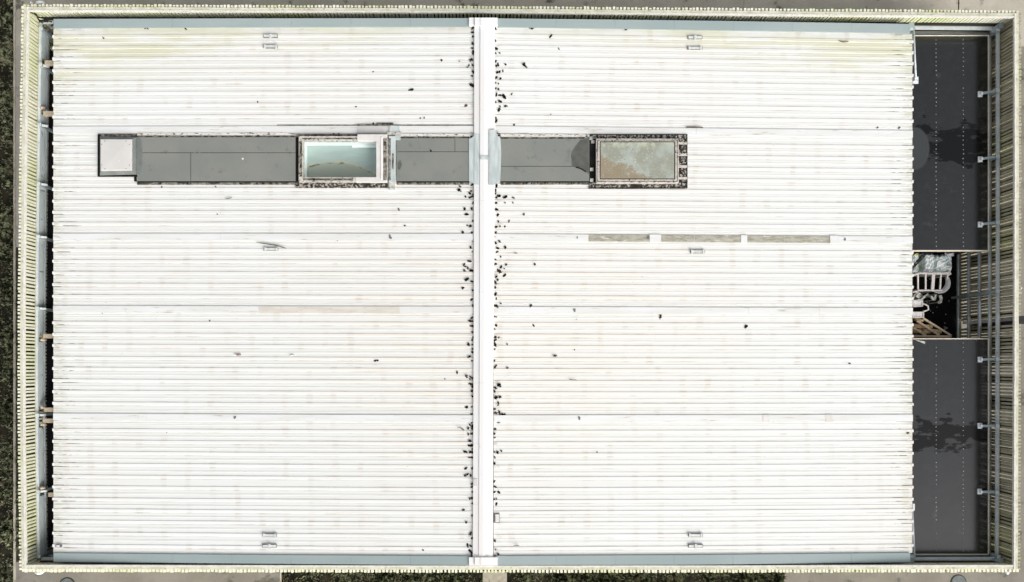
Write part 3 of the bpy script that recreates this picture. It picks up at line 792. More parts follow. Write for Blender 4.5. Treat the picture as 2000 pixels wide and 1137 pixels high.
# skylight with a clear pane and pale shaft
S1 = thing('skylight', (0, 0, 0), None, None); S1.location = P(665, 312, zroof(665)) - root_loc(B); S1.parent = B; S1['label'] = 'clear skylight with half whitewashed frame, left of the ridge'
MB().slab(577, 262, 772, 266, .048, 0).build('stained_upstand', M['curb'], S1); MB().slab(577, 355.2, 757, 367, .048, 0).build('stained_upstand', M['debris'], S1)
MB().slab(576.5, 268, 583.3, 354, .048, 0).build('side_shadow_strip', M['black'], S1)  # black strip painted in for the curb's shaded left side
MB().slab(583.5, 266, 744, 274.6, .16, 0).slab(583.5, 346.5, 744, 355, .16, 0).slab(583.5, 274.6, 592, 346.5, .16, 0).build('curb', M['frame'], S1)
MB().slab(584.5, 275.5, 590, 345, .165, .15).slab(590, 269.5, 697, 272, .165, .15).slab(592, 348.5, 690, 352.5, .166, .15).build('frame_grime', M['curb'], S1)
MB().slab(698, 262.5, 756, 274.9, .20, 0).slab(735, 274.9, 756, 346.2, .20, 0).slab(695, 346.2, 756, 354.8, .20, 0).build('whitewashed_frame', M['framewhite'], S1)
MB().slab(744, 268, 747, 350, .225, .19).build('frame_bead', M['ridge'], S1)
MB().slab(748.5, 270, 755.5, 352, .206, .18).slab(757, 268, 759, 353, .1, 0).build('frame_grime', M['curb'], S1)
MB().slab(759.2, 266, 772.5, 356, .13, 0).build('side_flashing', M['patch'], S1)
MB().slab(760, 270, 763, 352, .135, .1).slab(765.5, 300, 769, 330, .137, .1).build('flashing_grime', M['curb'], S1)
MB().slab(756, 258, 784, 264, .09, 0).slab(760, 352, 771, 370, .10, 0).build('lead_patch', M['frame'], S1)
MB().slab(772, 264, 782, 273, .11, 0).build('grey_patch', M['patch'], S1); MB().slab(760.5, 366.5, 770.5, 370.5, .11, 0).build('grey_patch', M['patch'], S1)
zs = zroof(665) + .12
pa, pb = P(591.5, 347, zs), P(735.5, 274, zs)
zf = zs - .50
m = MB(); m.v = [(pa.x, pa.y, zf), (pb.x, pa.y, zf), (pb.x, pb.y, zf), (pa.x, pb.y, zf), (pa.x, pa.y, zs), (pb.x, pa.y, zs), (pb.x, pb.y, zs), (pa.x, pb.y, zs)]; m.a = [0]*8
m.f = [(0, 1, 5, 4), (1, 2, 6, 5), (2, 3, 7, 6), (3, 0, 4, 7)]; m.build('shaft_lining', M['shaft'], S1)
q = P(677, 0, zf)
m = MB().box(pa.x - .02, pa.y - .02, zf - .03, pb.x + .02, pb.y + .02, zf); m.build('diffuser', M['diffuser'], S1)
pp = P(688, 277, zf)
MB().box(pp.x, pb.y - .07, zf + .003, pb.x, pb.y, zf + .05).build('reveal_step', M['shaft'], S1)
MB().box(pa.x, pa.y, zs, pb.x, pb.y, zs + .008).build('pane', M['glass'], S1)

# grimy skylight right of the ridge
S2 = thing('skylight', (0, 0, 0), None, None); S2.location = P(1246, 314, zroof(1246)) - root_loc(B); S2.parent = B; S2['label'] = 'lichen covered skylight with rusty pane, right of the ridge'
MB().slab(1152, 262.5, 1342.5, 271, .05, 0).slab(1152, 357, 1342.5, 367.5, .05, 0).slab(1325.5, 271, 1342.5, 357, .045, 0).build('stained_upstand', M['debris'], S2)
m = MB().slab(1152, 262, 1342.5, 263.4, .06, 0).slab(1166, 357.2, 1325, 359.2, .055, 0).slab(1232, 356, 1254, 367, .06, 0).slab(1341, 263, 1342.8, 367, .055, 0).slab(1150, 366.3, 1342, 367.6, .06, 0)
for u in (278.5, 300.5, 323.5, 345): m.slab(1326, u + 4, 1331, u + 14, .05, 0)
m.build('black_grime', M['curbdark'], S2)
MB().slab(1150.5, 271, 1164.8, 357, .048, 0).build('side_shadow_strip', M['black'], S2)  # shadow left of the curb, laid down as a black slab
m = MB()
for u in (279.5, 302, 325, 348): m.slab(1326, u - 2.3, 1342, u + 2.3, .07, 0)
m.build('rib_fillets', M['frame'], S2)
MB().ring(1165, 271, 1325.5, 357, 7.3, .20, 0).build('curb', M['frame'], S2)
MB().ring(1166.6, 273, 1323.6, 355, 1.6, .204, .19).build('frame_grime', M['curb'], S2)
MB().ring(1171.5, 276.3, 1319, 350.5, 1.6, .206, .12).build('frame_gap', M['black'], S2)
MB().slab(1173, 278, 1317, 348.6, .215, .1).build('pane', M['rusty'], S2)
for (x, y) in ((1156, 331), (1156, 352), (1155, 270), (1158, 277)):
    MB().slab(x - 3.5, y - 3.2, x + 3, y + 3, .06 + .01 * (x % 3), 0).build('lead_scrap', M['rag'], S2)

# cable clamps standing on the ribs
for i, (x, y, kind) in enumerate(((528, 70, 0), (528, 90.5, 1), (1358, 73, 0), (1358, 94, 1), (529, 487, 1), (1363, 491.5, 1), (526, 1046, 1), (526, 1067, 0), (1359, 1046, 1), (1359, 1067, 0))):
    h = .05
    c = MB().slab(x - 14, y - 3.4, x + 14, y + 3.0, h, 0)
    p = c.build('anchor_clamp', M['clampdark'], B)
    m = MB().slab(x - 13.2, y - 2.6, x + 13.2, y + 2.2, h + .006, h)
    if kind: m.slab(x - 13, y - 3.6, x - 9.5, y + 4.2, h + .025, h); m.slab(x + 9.5, y - 3.6, x + 13, y + 4.2, h + .025, h)
    else: m.slab(x - 2, y - 4, x + 2, y + 5, h + .03, h)
    m.build('clamp_plate', M['bracket'], p)
# small white junction box beside the ridge, lapped tape on the ridge, rubber marks on the strips
p = MB().slab(965, 1003.5, 976, 1021.5, .05, 0).build('junction_box', M['clampdark'], B)
MB().slab(967.5, 1005, 975.2, 1020, .075, .05).build('box_lid', M['framewhite'], p)
q = P(928.5, 942.5, 2.84); MB().box(q.x - .06, q.y - .11, 2.82, q.x + .055, q.y + .11, 2.842).build('tape_patch', M['hatch'], B)
for x, y, w, h in ((763, 462.5, 5, 6), (1128, 464, 1.6, 4), (1650.5, 467.5, 2.2, 4.5), (458.5, 815, 3, 5), (1132, 817, 4, 5), (1122, 605.5, 3, 5), (1266, 464, 4, 4.5), (1007, 494, 6, 2)):
    m = MB(); rng = random.Random(x)
    for k in range(5):
        u, v = x + rng.uniform(-w, w) * .5, y + rng.uniform(-h, h) * .5
        m.slab(u - w * .3, v - h * .25, u + w * .3, v + h * .25, .040 + .002 * k, .03)
    m.build('sealant_dab', M['clampdark'], B)
MB().slab(541, 243.6, 925, 244.9, .012, 0).slab(697, 243.0, 768, 245.6, .05, 0).slab(735, 240, 768, 243, .03, 0).build('lap_grime', M['curb'], B)
p = MB().slab(108, 1064.5, 120, 1069, .06, .0).build('end_clip', M['clampdark'], B)
MB().slab(110, 1065.3, 116, 1068, .07, .0).build('clip_plate', M['ridge'], p)

# ------------------------------------------------------------------ black annex roofs
def annex(y0, y1, label, top_y_right=None):
    z = 1.75
    c = P(1850, (y0 + y1) / 2, 0)
    A = thing('flat_roofed_annex', (c.x, c.y, 0), label, 'annex')
    p, q = P(1768, y1, z), P(1931, y0, z)
    nx, ny = 10, 30
    m = MB(); rows = []
    MB().box(p.x, p.y + .03, z - .05, q.x - .03, q.y - .03, z).build('rubber_roof', M['annex'], A)
    MB().box(q.x - .028, p.y, z - .12, q.x, q.y, z + .02).box(p.x, q.y - .028, z - .12, q.x - .03, q.y, z + .02).box(p.x, p.y, z - .12, q.x - .03, p.y + .028, z + .02).build('edge_trim', M['trim'], A)
    MB().box(p.x + .1, p.y + .1, 0, q.x - .12, q.y - .1, z - .06).build('wall', M['yard'], A)
    m = MB(); t = y0 + 9
    while t < y1 - 4:
        for x in (1828.5, 1881.5):
            if random.random() > .12: MB().disc(P(x + random.uniform(-.5, .5), t + random.uniform(-.6, .6), z + .006), .015 + random.random() * .005, .006, 8).build('fixing_cap', M['fix'], A)
        t += 8.6 * random.uniform(.93, 1.07)
    for k in range(1): MB().disc(P(1832 + 9 * k, (y0 + y1) / 2 + (28 if y0 < 400 else -28) + random.uniform(-1, 1), z + .006), .010, .006, 8).build('fixing_cap', M['fix'], A)
    return A
A1 = annex(69, 490.5, 'black rubber roofed annex with puddle, above the open yard')
A2 = annex(661, 1083.5, 'black rubber roofed annex with cracked puddle stains, below the open yard')
m = MB(); a_, b_ = P(1783, 664, 1.76), P(1806, 670, 1.76)
m.v = [tuple(P(1785, 663, 1.757)), tuple(P(1807, 667.5, 1.757)), tuple(P(1806, 672, 1.757)), tuple(P(1804, 671, 1.757))]; m.v += [(x, y, z + .012) for x, y, z in m.v]; m.a = [0]*8
m.f = [(0, 1, 2, 3), (7, 6, 5, 4), (0, 1, 5, 4), (1, 2, 6, 5), (2, 3, 7, 6), (3, 0, 4, 7)]
tag(m.build('metal_offcut', M['rag']), 'narrow grey wedge shaped offcut on the lower black roof', 'offcut')

# ------------------------------------------------------------------ timber props between fence and eave on the left
for i, (x0, x1, y, where) in enumerate(((87, 106, 121.5, 'highest of those along the left eave'), (84, 106, 220.5, 'second from the top along the left eave'), (84, 106, 656, 'at mid height of the left eave'),
                                 (86, 106, 800, 'upper of the close pair at the left eave'), (86, 106, 821.5, 'lower of the close pair at the left eave'), (94, 106, 966, 'short and lowest along the left eave'))):
    a, b = P(x0, y + 3.6, 2.05), P(x1 + 6, y - 3.6, 2.05)
    J = thing('timber_prop', ((a.x + b.x)/2, (a.y + b.y)/2, 1.9), 'sawn timber prop, ' + where, 'timber prop', 'timber props between the left fence and the eave')
    MB().box(a.x, a.y, 1.95, b.x, b.y, 2.05).build('board', M['joist'], J, bevel=.004)
    MB().box(a.x, a.y - .016, 1.93, b.x, a.y - .003, 2.04).build('side_batten', M['logend'], J)
for y, w in ((130, 'beside the top timber prop'), (664, 'below the mid height timber prop'), (795.5, 'above the close pair of props'), (829, 'below the close pair of props'), (953, 'above the short lowest prop'), (211, 'above the second timber prop')):
    p = P(80, y, 1.95); q = P(90, y - .5 * (1 if y < 700 else -1), 1.78)
    m = MB().tube([p, p.lerp(q, .5), q], [.045, .05, .04], 8)
    tag(m.build('round_peg', M['logend'], smooth=True), 'round pale peg by the left rail, ' + w, 'peg', 'round pegs along the left rail')

# ------------------------------------------------------------------ black cable in the top left corner
pts = [(55, 23), (62, 24.5), (64, 20), (62, 26), (68, 28), (72, 31), (75, 38), (80, 40), (88, 40), (94, 43), (91, 42), (84, 43), (77, 42), (73, 34), (70, 25), (66, 27), (75, 34), (85, 35.5), (93, 41), (101, 42.5)]
m = MB().tube([P(x, y, 2.50 - .015 * i) for i, (x, y) in enumerate(pts)], .02, 6)
tag(m.build('black_cable', M['cable'], smooth=True), 'tangled black cable hanging in the top left fence corner', 'cable')

# ------------------------------------------------------------------ fittings outside the corners, manholes
def fitting(pts, r, label, z=2.3):
    m = MB().tube([P(x, y, z) for x, y in pts], r, 10)
    tag(m.build('white_fitting', M['whitepaint'], smooth=True), label, 'fitting')
fitting([(70.5, 8), (73, 5.6), (79, 4.6), (85, 6), (87, 9)], [.03, .05, .055, .05, .03], 'arched bright white fitting outside the top left fence corner')
fitting([(59, 8), (61.5, 6), (64, 8)], [.03, .055, .03], 'small white knob beside the arched fitting at top left')
fitting([(68, 1118), (74, 1119.5), (80, 1119), (86, 1116)], [.03, .05, .05, .03], 'white fitting outside the bottom fence near the left manhole')
fitting([(1963, 1115), (1967.5, 1119), (1972, 1115)], [.03, .055, .03], 'white fitting outside the bottom right fence corner')
fitting([(1992, 565), (1993.5, 563), (1995, 562)], [.02, .035, .02], 'tiny white fitting outside the right fence')
for x, y, r, lab in ((132, 1143, .27, 'round iron manhole cover in the path at bottom left'), (1871.5, 1137.5, .27, 'round iron manhole cover in the path at bottom right')):
    c = P(x, y, 0)
    T = thing('manhole_cover', (c.x, c.y, 0), lab, 'manhole cover')
    MB().disc((c.x, c.y, .016), r, .015, 48).build('rim', M['ironrim'], T)
    MB().disc((c.x, c.y, .028), r - .035, .012, 48).build('cover', M['iron'], T)
    m = MB()
    for k in range(-6, 7):
        w = math.sqrt(max(0, (r - .05) ** 2 - (k * .034) ** 2)); m.bar((c.x - w, c.y + k * .034, .03), (c.x + w, c.y + k * .034, .03), .012, .008)
    m.build('tread_bars', M['iron'], T)

# ------------------------------------------------------------------ things in the open yard (right)
def crumple(m, x0, y0, x1, y1, z0, z1, n=8, amp=.04, seed=1):
    rng = random.Random(seed); g = []
    for j in range(n + 1):
        for i in range(n + 1):
            u, v = i / n, j / n
            e = min(u, 1 - u, v, 1 - v)
            z = z1 - (.10 if e == 0 else 0) + rng.uniform(-amp, amp) * .6
            g.append(m.vert((x0 + (x1 - x0) * u + rng.uniform(-amp, amp) * .5, y0 + (y1 - y0) * v + rng.uniform(-amp, amp) * .5, z)))
    for j in range(n):
        for i in range(n):
            a = j * (n + 1) + i; m.f.append((g[a], g[a+1], g[a+n+2], g[a+n+1]))
    per = [g[i] for i in range(n)] + [g[j*(n+1)+n] for j in range(n)] + [g[n*(n+1)+n-i] for i in range(n)] + [g[(n-j)*(n+1)] for j in range(n)]
    low = [m.vert((m.v[p][0], m.v[p][1], z0)) for p in per]
    for i in range(len(per)):
        j = (i + 1) % len(per); m.f.append((per[i], per[j], low[j], low[i]))
    m.f.append(tuple(low))
def bale(x0, y0, x1, y1, z, label, seed, mat='wrap', strap=None):
    a, b = P(x0, y1, z), P(x1, y0, z)
    T = thing('wrapped_bale', ((a.x + b.x)/2, (a.y + b.y)/2, 0), label, 'bale', 'plastic wrapped bales in the yard')
    m = MB(); crumple(m, a.x, a.y, b.x, b.y, .02, z, 9, .035, seed); m.build('wrapping', M[mat], T)
    if strap:
        for s in strap:
            p, q = P(s[0], s[3], z + .015), P(s[2], s[1], z + .015)
            m = MB(); crumple(m, p.x, p.y, q.x, q.y, z - .03, z + .05, 4, .015, seed + 3); m.build('flap', M[s[4]], T)
bale(1782, 494, 1796, 531, 1.0, 'pale plastic wrapped bale with yellow top nearest the main roof', 2, strap=[(1782, 494, 1796, 500, 'wrapyellow')])
bale(1798.5, 505, 1804, 528, .9, 'narrow bale squeezed between two wider ones with yellow end', 4, strap=[(1798.5, 518, 1804, 527, 'wrapyellow')])
bale(1805, 494.5, 1825, 529.5, 1.05, 'middle pale blue plastic wrapped bale in the yard', 5)
bale(1826, 497, 1862, 533, 1.08, 'widest pale blue wrapped bale farthest from the main roof', 6, strap=[(1848, 493, 1865, 500, 'whiteplastic'), (1848, 517, 1860, 520, 'rag'), (1848, 527, 1857, 531, 'rag')])
p, q = P(1778, 527, 1.35), P(1804, 499, 1.35)
tag(MB().bar(p, q, .09, .05).build('dark_plank', M['curbdark']), 'dark grimy plank lying diagonally across the wrapped bales', 'plank')
# cage trolley
zt = 1.15
c = P(1817, 552, 0)
T = thing('cage_trolley', (c.x, c.y, 0), 'pinkish barred cage trolley below the wrapped bales in the yard', 'trolley')
m = MB()
m.bar(P(1782, 539, zt), P(1794, 534, zt), .05); m.bar(P(1794, 534, zt), P(1857, 535, zt), .05)
m.bar(P(1782, 571, zt - .05), P(1792, 569, zt - .05), .04); m.bar(P(1792, 567.5, zt - .1), P(1840, 567.5, zt - .1), .04)
m.build('top_rim', M['rack'], T)
for x in (1792.5, 1807.5, 1821.5, 1824.5, 1837.5, 1851):
    MB().bar(P(x, 535, zt - .01), P(x - 2 if x > 1820 else x, 566 if x < 1845 else 545, zt - .12), .045, .04).build('cage_bar', M['rack'], T)
for x, y in ((1784, 538), (1855, 537), (1838, 566), (1793, 566)):
    p = P(x, y, zt - .1); MB().box(p.x - .02, p.y - .02, .05, p.x + .02, p.y + .02, zt - .12).build('leg', M['rack'], T)
# white crescent tubs
def crescent(name, cx, cy, r0, r1, a0, a1, z, label, grp):
    m = MB(); n = 20; rings = []
    c = P(cx, cy, z)
    k = (CAMZ - z) / FPX
    for i in range(n + 1):
        a = R(a0 + (a1 - a0) * i / n); w = math.sin(math.pi * i / n) ** .6
        ro = r1 * k; ri = (r1 - (r1 - r0) * (w * .9 + .1)) * k
        d = Vector((math.cos(a), math.sin(a), 0))
        rings.append([m.vert(c + d * ro), m.vert(c + d * (ro + ri) / 2 + Vector((0, 0, -.05))), m.vert(c + d * ri + Vector((0, 0, -.10))), m.vert(c + d * ri + Vector((0, 0, -.13))), m.vert(c + d * ro + Vector((0, 0, -.08)))])
    for A, Bq in zip(rings, rings[1:]):
        for j in range(5): m.f.append((A[j], A[(j+1) % 5], Bq[(j+1) % 5], Bq[j]))
    m.f.append(tuple(rings[0])); m.f.append(tuple(rings[-1][::-1]))
    tag(m.build(name, M['whiteplastic'], smooth=True), label, 'tub rim', grp)
crescent('broken_tub', 1837, 553, 13, 20, -140, 45, .8, 'large curved white tub rim round the end of the cage trolley', 'broken white tubs in the yard')
crescent('broken_tub', 1802, 548, 17, 21.5, -125, -50, .8, 'small curved white tub rim below the cage trolley bars', 'broken white tubs in the yard')
# crumpled sheet scraps
def scrap(pts, z, label, w=.05, mat='rag'):
    m = MB(); rng = random.Random(len(pts) * 7 + int(pts[0][0]))
    P3 = [P(x, y, z + rng.uniform(-.05, .05)) for x, y in pts]
    T = thing('crumpled_scrap', (P3[0].x, P3[0].y, 0), label, 'scrap', 'crumpled scraps on the yard floor')
    for a, b in zip(P3, P3[1:]): m.bar(a, b, w * rng.uniform(.8, 1.5), .03)
    m.build('sheet', M[mat], T)
    m = MB()
    for p in P3[::2]: m.box(p.x - .015, p.y - .015, 0, p.x + .015, p.y + .015, p.z)
    m.build('folded_edge', M[mat], T)
scrap([(1783, 582), (1788, 575), (1795, 573), (1800, 579), (1796, 582), (1790, 576)], 0.9, 'crumpled grey scrap nearest the main roof', .08)
scrap([(1783, 588), (1799, 586), (1806, 579), (1812, 574)], 0.9, 'long bent grey scrap above the white crates', .045)
scrap([(1812, 577), (1818, 579), (1824, 586), (1826, 580), (1827, 575)], 0.9, 'angular grey scrap with a raised corner', .06)
scrap([(1836, 577), (1838, 584), (1837, 590), (1832, 591)], 0.9, 'hook shaped pale scrap farthest from the main roof', .07)
# white slatted crates
def crate(x0, y0, x1, y1, z, label, handle=None):
    a, b = P(x0, y1, z), P(x1, y0, z)
    T = thing('slatted_crate', ((a.x+b.x)/2, (a.y+b.y)/2, 0), label, 'crate', 'white slatted crates in the yard')
    m = MB()
    n = 9
    for i in range(n): 
        u = a.x + (b.x - a.x) * (i + .1) / n; v = a.x + (b.x - a.x) * (i + .85) / n
        m.box(u, a.y + .03, z - .06, v, b.y - .03, z - .02)
    m.build('slats', M['whiteplastic'], T)
    MB().box(a.x, a.y, z - .5, b.x, a.y + .028, z).box(a.x, b.y - .028, z - .5, b.x, b.y, z).box(b.x - .028, a.y + .03, z - .5, b.x, b.y - .03, z).build('rim', M['rack'], T)
    if handle: 
        m = MB(); h = [P(x, y, z - .05) for x, y in handle]
        m.tube(h, .025, 6); m.build('handle', M['rack'], T, smooth=True)
crate(1780, 587, 1803, 598.5, 1.35, 'upper white slatted crate with a bent handle', [(1803, 593), (1808, 595), (1812.5, 598), (1813, 605), (1807, 607.5), (1803, 608)])
crate(1780, 609, 1805, 621, 1.35, 'lower white slatted crate next to the brown trellis')
# trellis with logs
c = P(1815, 650, 0)
T = thing('timber_trellis', (c.x, c.y, 0), 'brown triangular timber trellis leaning at the lower end of the yard', 'trellis')
m = MB()
m.bar(P(1776, 656.5, 1.3), P(1858, 657.5, 1.3), .07, .05); m.bar(P(1803, 622, 1.3), P(1858, 656, 1.3), .055, .05)
m.build('outer_frame', M['brownwood'], T)
for a, b in (((1791, 627), (1834, 655)), ((1783, 640), (1808, 655))):
    MB().bar(P(*a, 1.27), P(*b, 1.27), .06, .04).build('brace', M['brownwood'], T)
for i, (x0, y0, x1, y1, r) in enumerate(((1778, 636, 1820, 638, .075), (1778, 645.5, 1799, 647.5, .08), (1801, 646.5, 1815, 648.5, .085), (1817, 646, 1837, 649, .08), (1786, 624, 1803, 626, .05))):
    m = MB().tube([P(x0, y0, 1.1), P((x0+x1)/2, (y0+y1)/2 + .5, 1.11), P(x1, y1, 1.1)], [r * .9, r, r * .8], 9)
    tag(m.build('log', M['orangewood'], smooth=True), ('long tan log topmost under the trellis', 'short tan log under the trellis nearest the main roof', 'rounded tan log under the middle of the trellis', 'tan log under the trellis nearest its tip', 'thin tan log touching the lower crate')[i], 'log', 'logs under the trellis')
m = MB(); rng = random.Random(2)
for x, y in ((1810, 590), (1812, 592), (1817, 607), (1822, 611), (1847, 614), (1845, 631), (1853, 588), (1860, 582), (1815, 589), (1830, 600)):
    p = P(x, y, .03); s = rng.uniform(.012, .025)
    a = rng.uniform(0, 3); m.bar(p - Vector((math.cos(a), math.sin(a), 0)) * s, p + Vector((math.cos(a), math.sin(a), 0)) * s, s, s)
tag(m.build('yard_litter', M['rag']), 'tiny pale litter scattered over the black yard floor', 'litter', kind='stuff')
m = MB(); p = P(1846, 641, .06); m.tube([(p.x - .04, p.y + .05, .05), (p.x + .03, p.y, .07), (p.x - .03, p.y - .06, .05)], [.02, .055, .02], 7)
tag(m.build('grey_stone', M['rag']), 'single grey stone on the black yard floor right of the trellis', 'stone')
# steel loop handle on the right fence
m = MB(); X = fence_pt('right', 610, .25, 0).x
y0, y1 = P(0, 587, 1.25).y, P(0, 637, 1.25).y
m.tube([(X, y0, .95), (X, y0, 1.30), (X, y1, 1.30), (X, y1, .95)], .03, 6)
m.build('loop_rail', M['steel'], fr, smooth=True)

# ------------------------------------------------------------------ dead leaves and twigs on the roof
def leaf_mesh(seed, mat):
    rng = random.Random(seed); bm = bmesh.new()
    for part in range(rng.choice((1, 2, 2, 3))):
        cx, cy = (rng.uniform(-.035, .035), rng.uniform(-.035, .035)) if part else (0, 0)
        n = 11; cv = bm.verts.new((cx, cy, .012)); ring = []
        st = rng.uniform(.6, 1.0); rot = rng.uniform(0, 6.28)
        for i in range(n):
            a = 2 * math.pi * i / n
            r = .040 * (1 + .38 * math.cos(5 * a)) * rng.uniform(.75, 1.1)
            x, y = r * math.cos(a), r * math.sin(a) * st
            x, y = x * math.cos(rot) - y * math.sin(rot), x * math.sin(rot) + y * math.cos(rot)
            ring.append(bm.verts.new((cx + x, cy + y, .008 + rng.uniform(0, .028))))
        for i in range(n): bm.faces.new((cv, ring[i], ring[(i+1) % n]))
    ret = bmesh.ops.extrude_face_region(bm, geom=list(bm.faces))
    for v in [g for g in ret['geom'] if isinstance(g, bmesh.types.BMVert)]: v.co.z -= .003
    bmesh.ops.recalc_face_normals(bm, faces=bm.faces)
    me = bpy.data.meshes.new('dead_leaf'); bm.to_mesh(me); bm.free(); me.materials.append(mat); return me
leaves = [leaf_mesh(i, M['leaf'] if i < 8 else M['leaf2']) for i in range(10)]
def crop(x0, y0, s, pts): return [(x0 + a / s, y0 + b / s) for a, b in pts]
LL = crop(890, 360, 5.6875, [(50,25),(180,10),(35,70),(170,80),(185,140),(112,145),(197,210),(97,272),(178,275),(112,330),(197,407),(128,458),(168,462),(75,537),(180,535),(197,630),(168,708),(185,750),(160,855),(95,885),(110,915),(135,930),(100,962),(170,960),(115,1065),(185,1080),(160,105),(195,110),(160,150),(125,338)])
LL += crop(890, 560, 5.6875, [(78,20),(190,42),(180,142),(192,213),(182,345),(168,383),(185,437),(190,508),(197,558),(183,595),(145,640),(185,645),(190,690),(187,730),(157,773),(180,822),(15,950),(120,998),(160,1000),(180,1020)])
LL += crop(890, 740, 5.6875, [(160,5),(170,60),(187,90),(180,135),(187,195),(127,312),(180,312),(175,392),(175,482),(155,510),(185,520),(138,550),(180,555),(140,613),(183,608),(165,690),(145,740),(180,740),(185,780),(160,815),(180,810),(97,810),(150,875),(178,872),(108,997),(180,997),(100,1072),(130,1062),(165,1070)])
LL += crop(820, 900, 4.796, [(488,215),(488,243),(492,292),(490,350),(465,357),(492,400),(403,462),(490,510),(435,572),(475,685),(490,725),(445,785),(470,795),(465,840),(490,870),(485,890),(477,848)])
LL += crop(860, 0, 4.74, [(298,262),(308,300),(305,340),(302,405),(297,447),(305,505),(278,558),(262,610),(302,608),(310,670),(290,707),(305,795),(240,982),(250,625),(305,480),(290,555)])
LL += crop(860, 230, 6.69, [(405,195),(410,250),(350,830)])
LR = crop(890, 360, 5.6875, [(455,25),(440,75),(437,105),(455,150),(485,130),(560,138),(640,152),(450,208),(550,208),(635,205),(450,285),(470,335),(757,335),(475,413),(593,417),(445,480),(490,467),(550,470),(440,540),(440,590),(440,650),(485,635),(475,712),(555,710),(463,755),(502,808),(435,840),(560,893),(435,887),(500,930),(540,940),(485,968),(450,1025),(465,1060),(440,1095),(540,1018),(878,893)])
LR += crop(890, 560, 5.6875, [(440,10),(440,92),(452,137),(500,188),(432,215),(455,218),(838,215),(430,335),(448,432),(868,433),(430,475),(432,562),(478,562),(432,600),(437,640),(572,640),(427,695),(428,820),(440,890),(575,902)])
LR += crop(890, 740, 5.6875, [(478,70),(495,85),(440,100),(425,140),(445,212),(488,203),(473,265),(435,335),(440,378),(488,375),(515,392),(545,392),(418,460),(473,483),(428,558),(417,608),(422,652),(432,808),(465,810),(505,800),(422,868),(422,945)])
LR += crop(820, 900, 4.796, [(688,188),(695,240),(712,245),(690,292),(733,292),(693,357),(717,355),(718,400),(708,830),(737,875),(700,890),(692,750)])
LR += crop(860, 0, 4.74, [(508,245),(508,272),(508,380),(505,450),(510,495),(550,495),(512,570),(517,610),(538,605),(607,603),(780,610),(525,670),(550,664),(580,662),(522,720),(560,728),(510,770),(540,775),(508,825),(538,827),(662,875),(520,885),(555,884),(580,883),(590,905),(545,938),(512,948),(553,988),(603,988),(540,1027),(510,1100)])
LR += crop(860, 230, 6.69, [(715,60),(760,200),(760,245),(965,98),(900,262),(985,262),(850,845),(920,845),(1045,850)])
ISO = [(203,75,1.5),(284,56,1.2),(289,56.5,1.2),(362,56,1.2),(863,118,1.1),(803,176,1.7),(799,177,1),(729,140,.9),(696,209,1),(504,200,.9),(821,231,1.2),(829,231,1.2),(729,243.5,1.2),(651,262,1),(662,262,1),(790,441,1.3),(659,470,1.3),(779,409,1.1),(410,627,.7),(733,704,1.3),(737,704,1.2),(326,845,.8),(826,1074,1.2),(869,740,.9),(893,730,.8),
       (1034,55,1.2),(1039,56,1.4),(1075,73,1.8),(1092,96,1.1),(1222,58,1.5),(1023,127,1.5),(1027,131,1.3),(1076,224,1),(1290,619,1.5),(1456,637,1.6),(1459,637,1.2),(1084,695,1.5),(1122,683,.7),(1166,883,1.2),(1510,824,.7),(1755,251,1),(1714,249,.9),(1660,710,1),(1772,846,1.2),(1290,461,.6),(842,296,1),(316,366,.9),(421,365,.9),(413,416,.7),(424,418,.7),(431,415,.8),(200,612,.6),(374,94,.4),
       (1378,53,.5),(898,120,.6),(1126,623.5,.5),(1254,540,.6)]
rng = random.Random(11)
def put_leaf(x, y, s, label, group, extra=0):
    o = bpy.data.objects.new('dead_leaf', rng.choice(leaves)); col.objects.link(o)
    p = P(x, y, zroof(x) + extra)
    o.location = (p.x, p.y, p.z); o.rotation_euler = (rng.uniform(-.25, .25), rng.uniform(-.25, .25), rng.uniform(0, 6.28))
    o.scale = (s * rng.uniform(.9, 1.35), s * rng.uniform(.6, .95), s)
    tag(o, label, 'leaf', group)
BANDS = ((0, 80, 'beside the top verge'), (80, 255, 'between the algae stained top and the grey felt deck'), (255, 372, 'level with the grey felt deck'), (372, 455, 'just below the grey felt deck'),
         (455, 596, 'between the grimy strip and the pinkish strip levels'), (596, 700, 'just below the pinkish strip level'), (700, 808, 'above the lowest cover strip'), (808, 960, 'below the lowest cover strip'), (960, 1200, 'near the bottom verge'))
SHORT = ('by the top verge', 'above the felt deck', 'level with the felt deck', 'just below the felt deck', 'at mid height', 'just below mid height', 'above the lowest strip', 'below the lowest strip', 'by the bottom verge')
def band(y): return [i for i, b in enumerate(BANDS) if b[0] <= y < b[1]][0]
ORD = ['leftmost', 'second from left', 'third from left', 'fourth from left', 'fifth from left', 'sixth from left', 'seventh from left', 'eighth from left', 'ninth from left', 'tenth from left', 'eleventh from left', 'twelfth from left']
def lone_label(x, y):
    side = x < 945
    same = sorted(q[0] for q in ISO if (q[0] < 945) == side and band(q[1]) == band(y) and not (268 < q[1] < 354 and q[0] < 1150))
    n = same.index(x); wh = ('left' if side else 'right') + ' slope ' + SHORT[band(y)]
    if len(same) == 1: return 'only lone leaf, ' + wh
    return ('rightmost' if n == len(same) - 1 and n else ORD[n]) + ' of the lone leaves, ' + wh
for x, y in LL: put_leaf(min(x, 924), y, rng.uniform(.78, 1.25), 'dark leaf left of the ridge, ' + BANDS[band(y)][2], 'dead leaves left of the ridge')
for x, y in LR: put_leaf(max(x, 967.8 - (y > 540) * 2.0), y, rng.uniform(.78, 1.25), 'dark leaf right of the ridge, ' + BANDS[band(y)][2], 'dead leaves right of the ridge')
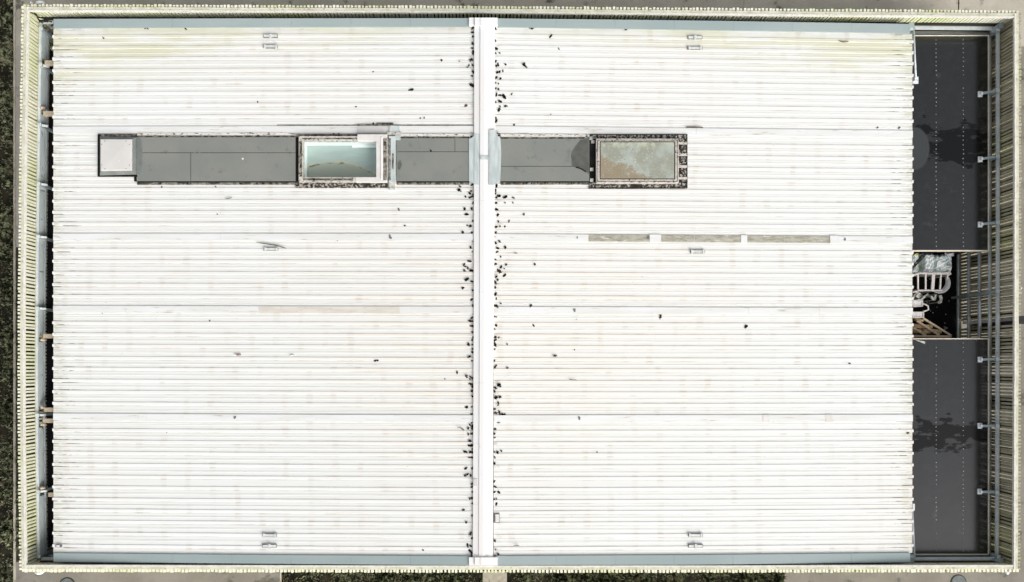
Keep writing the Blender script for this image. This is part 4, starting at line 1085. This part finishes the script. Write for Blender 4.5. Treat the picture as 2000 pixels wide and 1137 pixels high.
for x, y, s in ISO:
    onf = 268 < y < 354 and x < 1150
    put_leaf(x, y, s * .66, 'lone black dead leaf on the grey felt deck' if onf else lone_label(x, y),
             None if onf else ('lone leaves on the left slope' if x < 945 else 'lone leaves on the right slope'), .08 if onf else 0)
def twig(pts, r, label):
    m = MB().tube([P(x, y, zroof(x) + .045) for x, y in pts], r, 6)
    tag(m.build('twig', M['twig'], smooth=True), label, 'twig')
twig([(500, 473.5), (512, 475), (524, 477), (540, 479.5), (552, 483), (559, 485.5)], [.006, .012, .014, .013, .012, .006], 'long curved twig on the left slope above a clamp')
twig([(1340, 248.3), (1355, 248.6), (1373, 249.2)], [.014, .02, .014], 'straight brown stick on the right slope above the rusty skylight')
twig([(1639, 80), (1647, 82), (1657, 81)], [.012, .016, .012], 'short stick near the top of the right slope')
twig([(439, 388), (447, 387.5), (453, 386)], [.006, .011, .008], 'thin twig on the left slope below the felt deck')
twig([(893, 836), (898, 835), (903, 838), (906, 841)], [.006, .01, .014, .018], 'hooked twig left of the ridge in the lower half')
twig([(1003, 1065.5), (1009, 1065), (1014, 1066)], [.006, .013, .008], 'tiny brown twig near the lower right of the ridge')
twig([(1112, 741), (1118, 741.8), (1126, 742)], [.012, .01, .006], 'thin red brown twig on the right slope')
p, q = P(458, 693.5, zroof(464) + .04), P(470, 693, zroof(464) + .04)
T = thing('spent_canister', p.lerp(q, .5), 'small brown and white canister lying on the left slope', 'canister')
MB().tube([p, p.lerp(q, .35)], .022, 8).build('cap', M['whiteplastic'], T); MB().tube([p.lerp(q, .37), q], .026, 8).build('body', M['brownedge'], T)
p = P(570, 694, zroof(570) + .04)
m = MB(); crumple(m, p.x - .1, p.y - .025, p.x + .1, p.y + .03, p.z - .04, p.z, 4, .015, 4)
tag(m.build('paper_scrap', M['framewhite']), 'crumpled white paper scrap on the left slope right of the canister', 'paper scrap')
m = MB()
rngm = random.Random(9)
c = P(104, 93, 2.34)
for k in range(14):
    a = rngm.uniform(0, 6.28); l = rngm.uniform(.03, .09)
    m.bar(c + Vector((-.02, rngm.uniform(-.1, .08), 0)), c + Vector((-.02 + math.cos(a) * l * .8, math.sin(a) * l, rngm.uniform(0, .05))), .025, .006)
tag(m.build('moss_tuft', M['blade']), 'green moss tuft on the left eave near the top corner', 'moss')
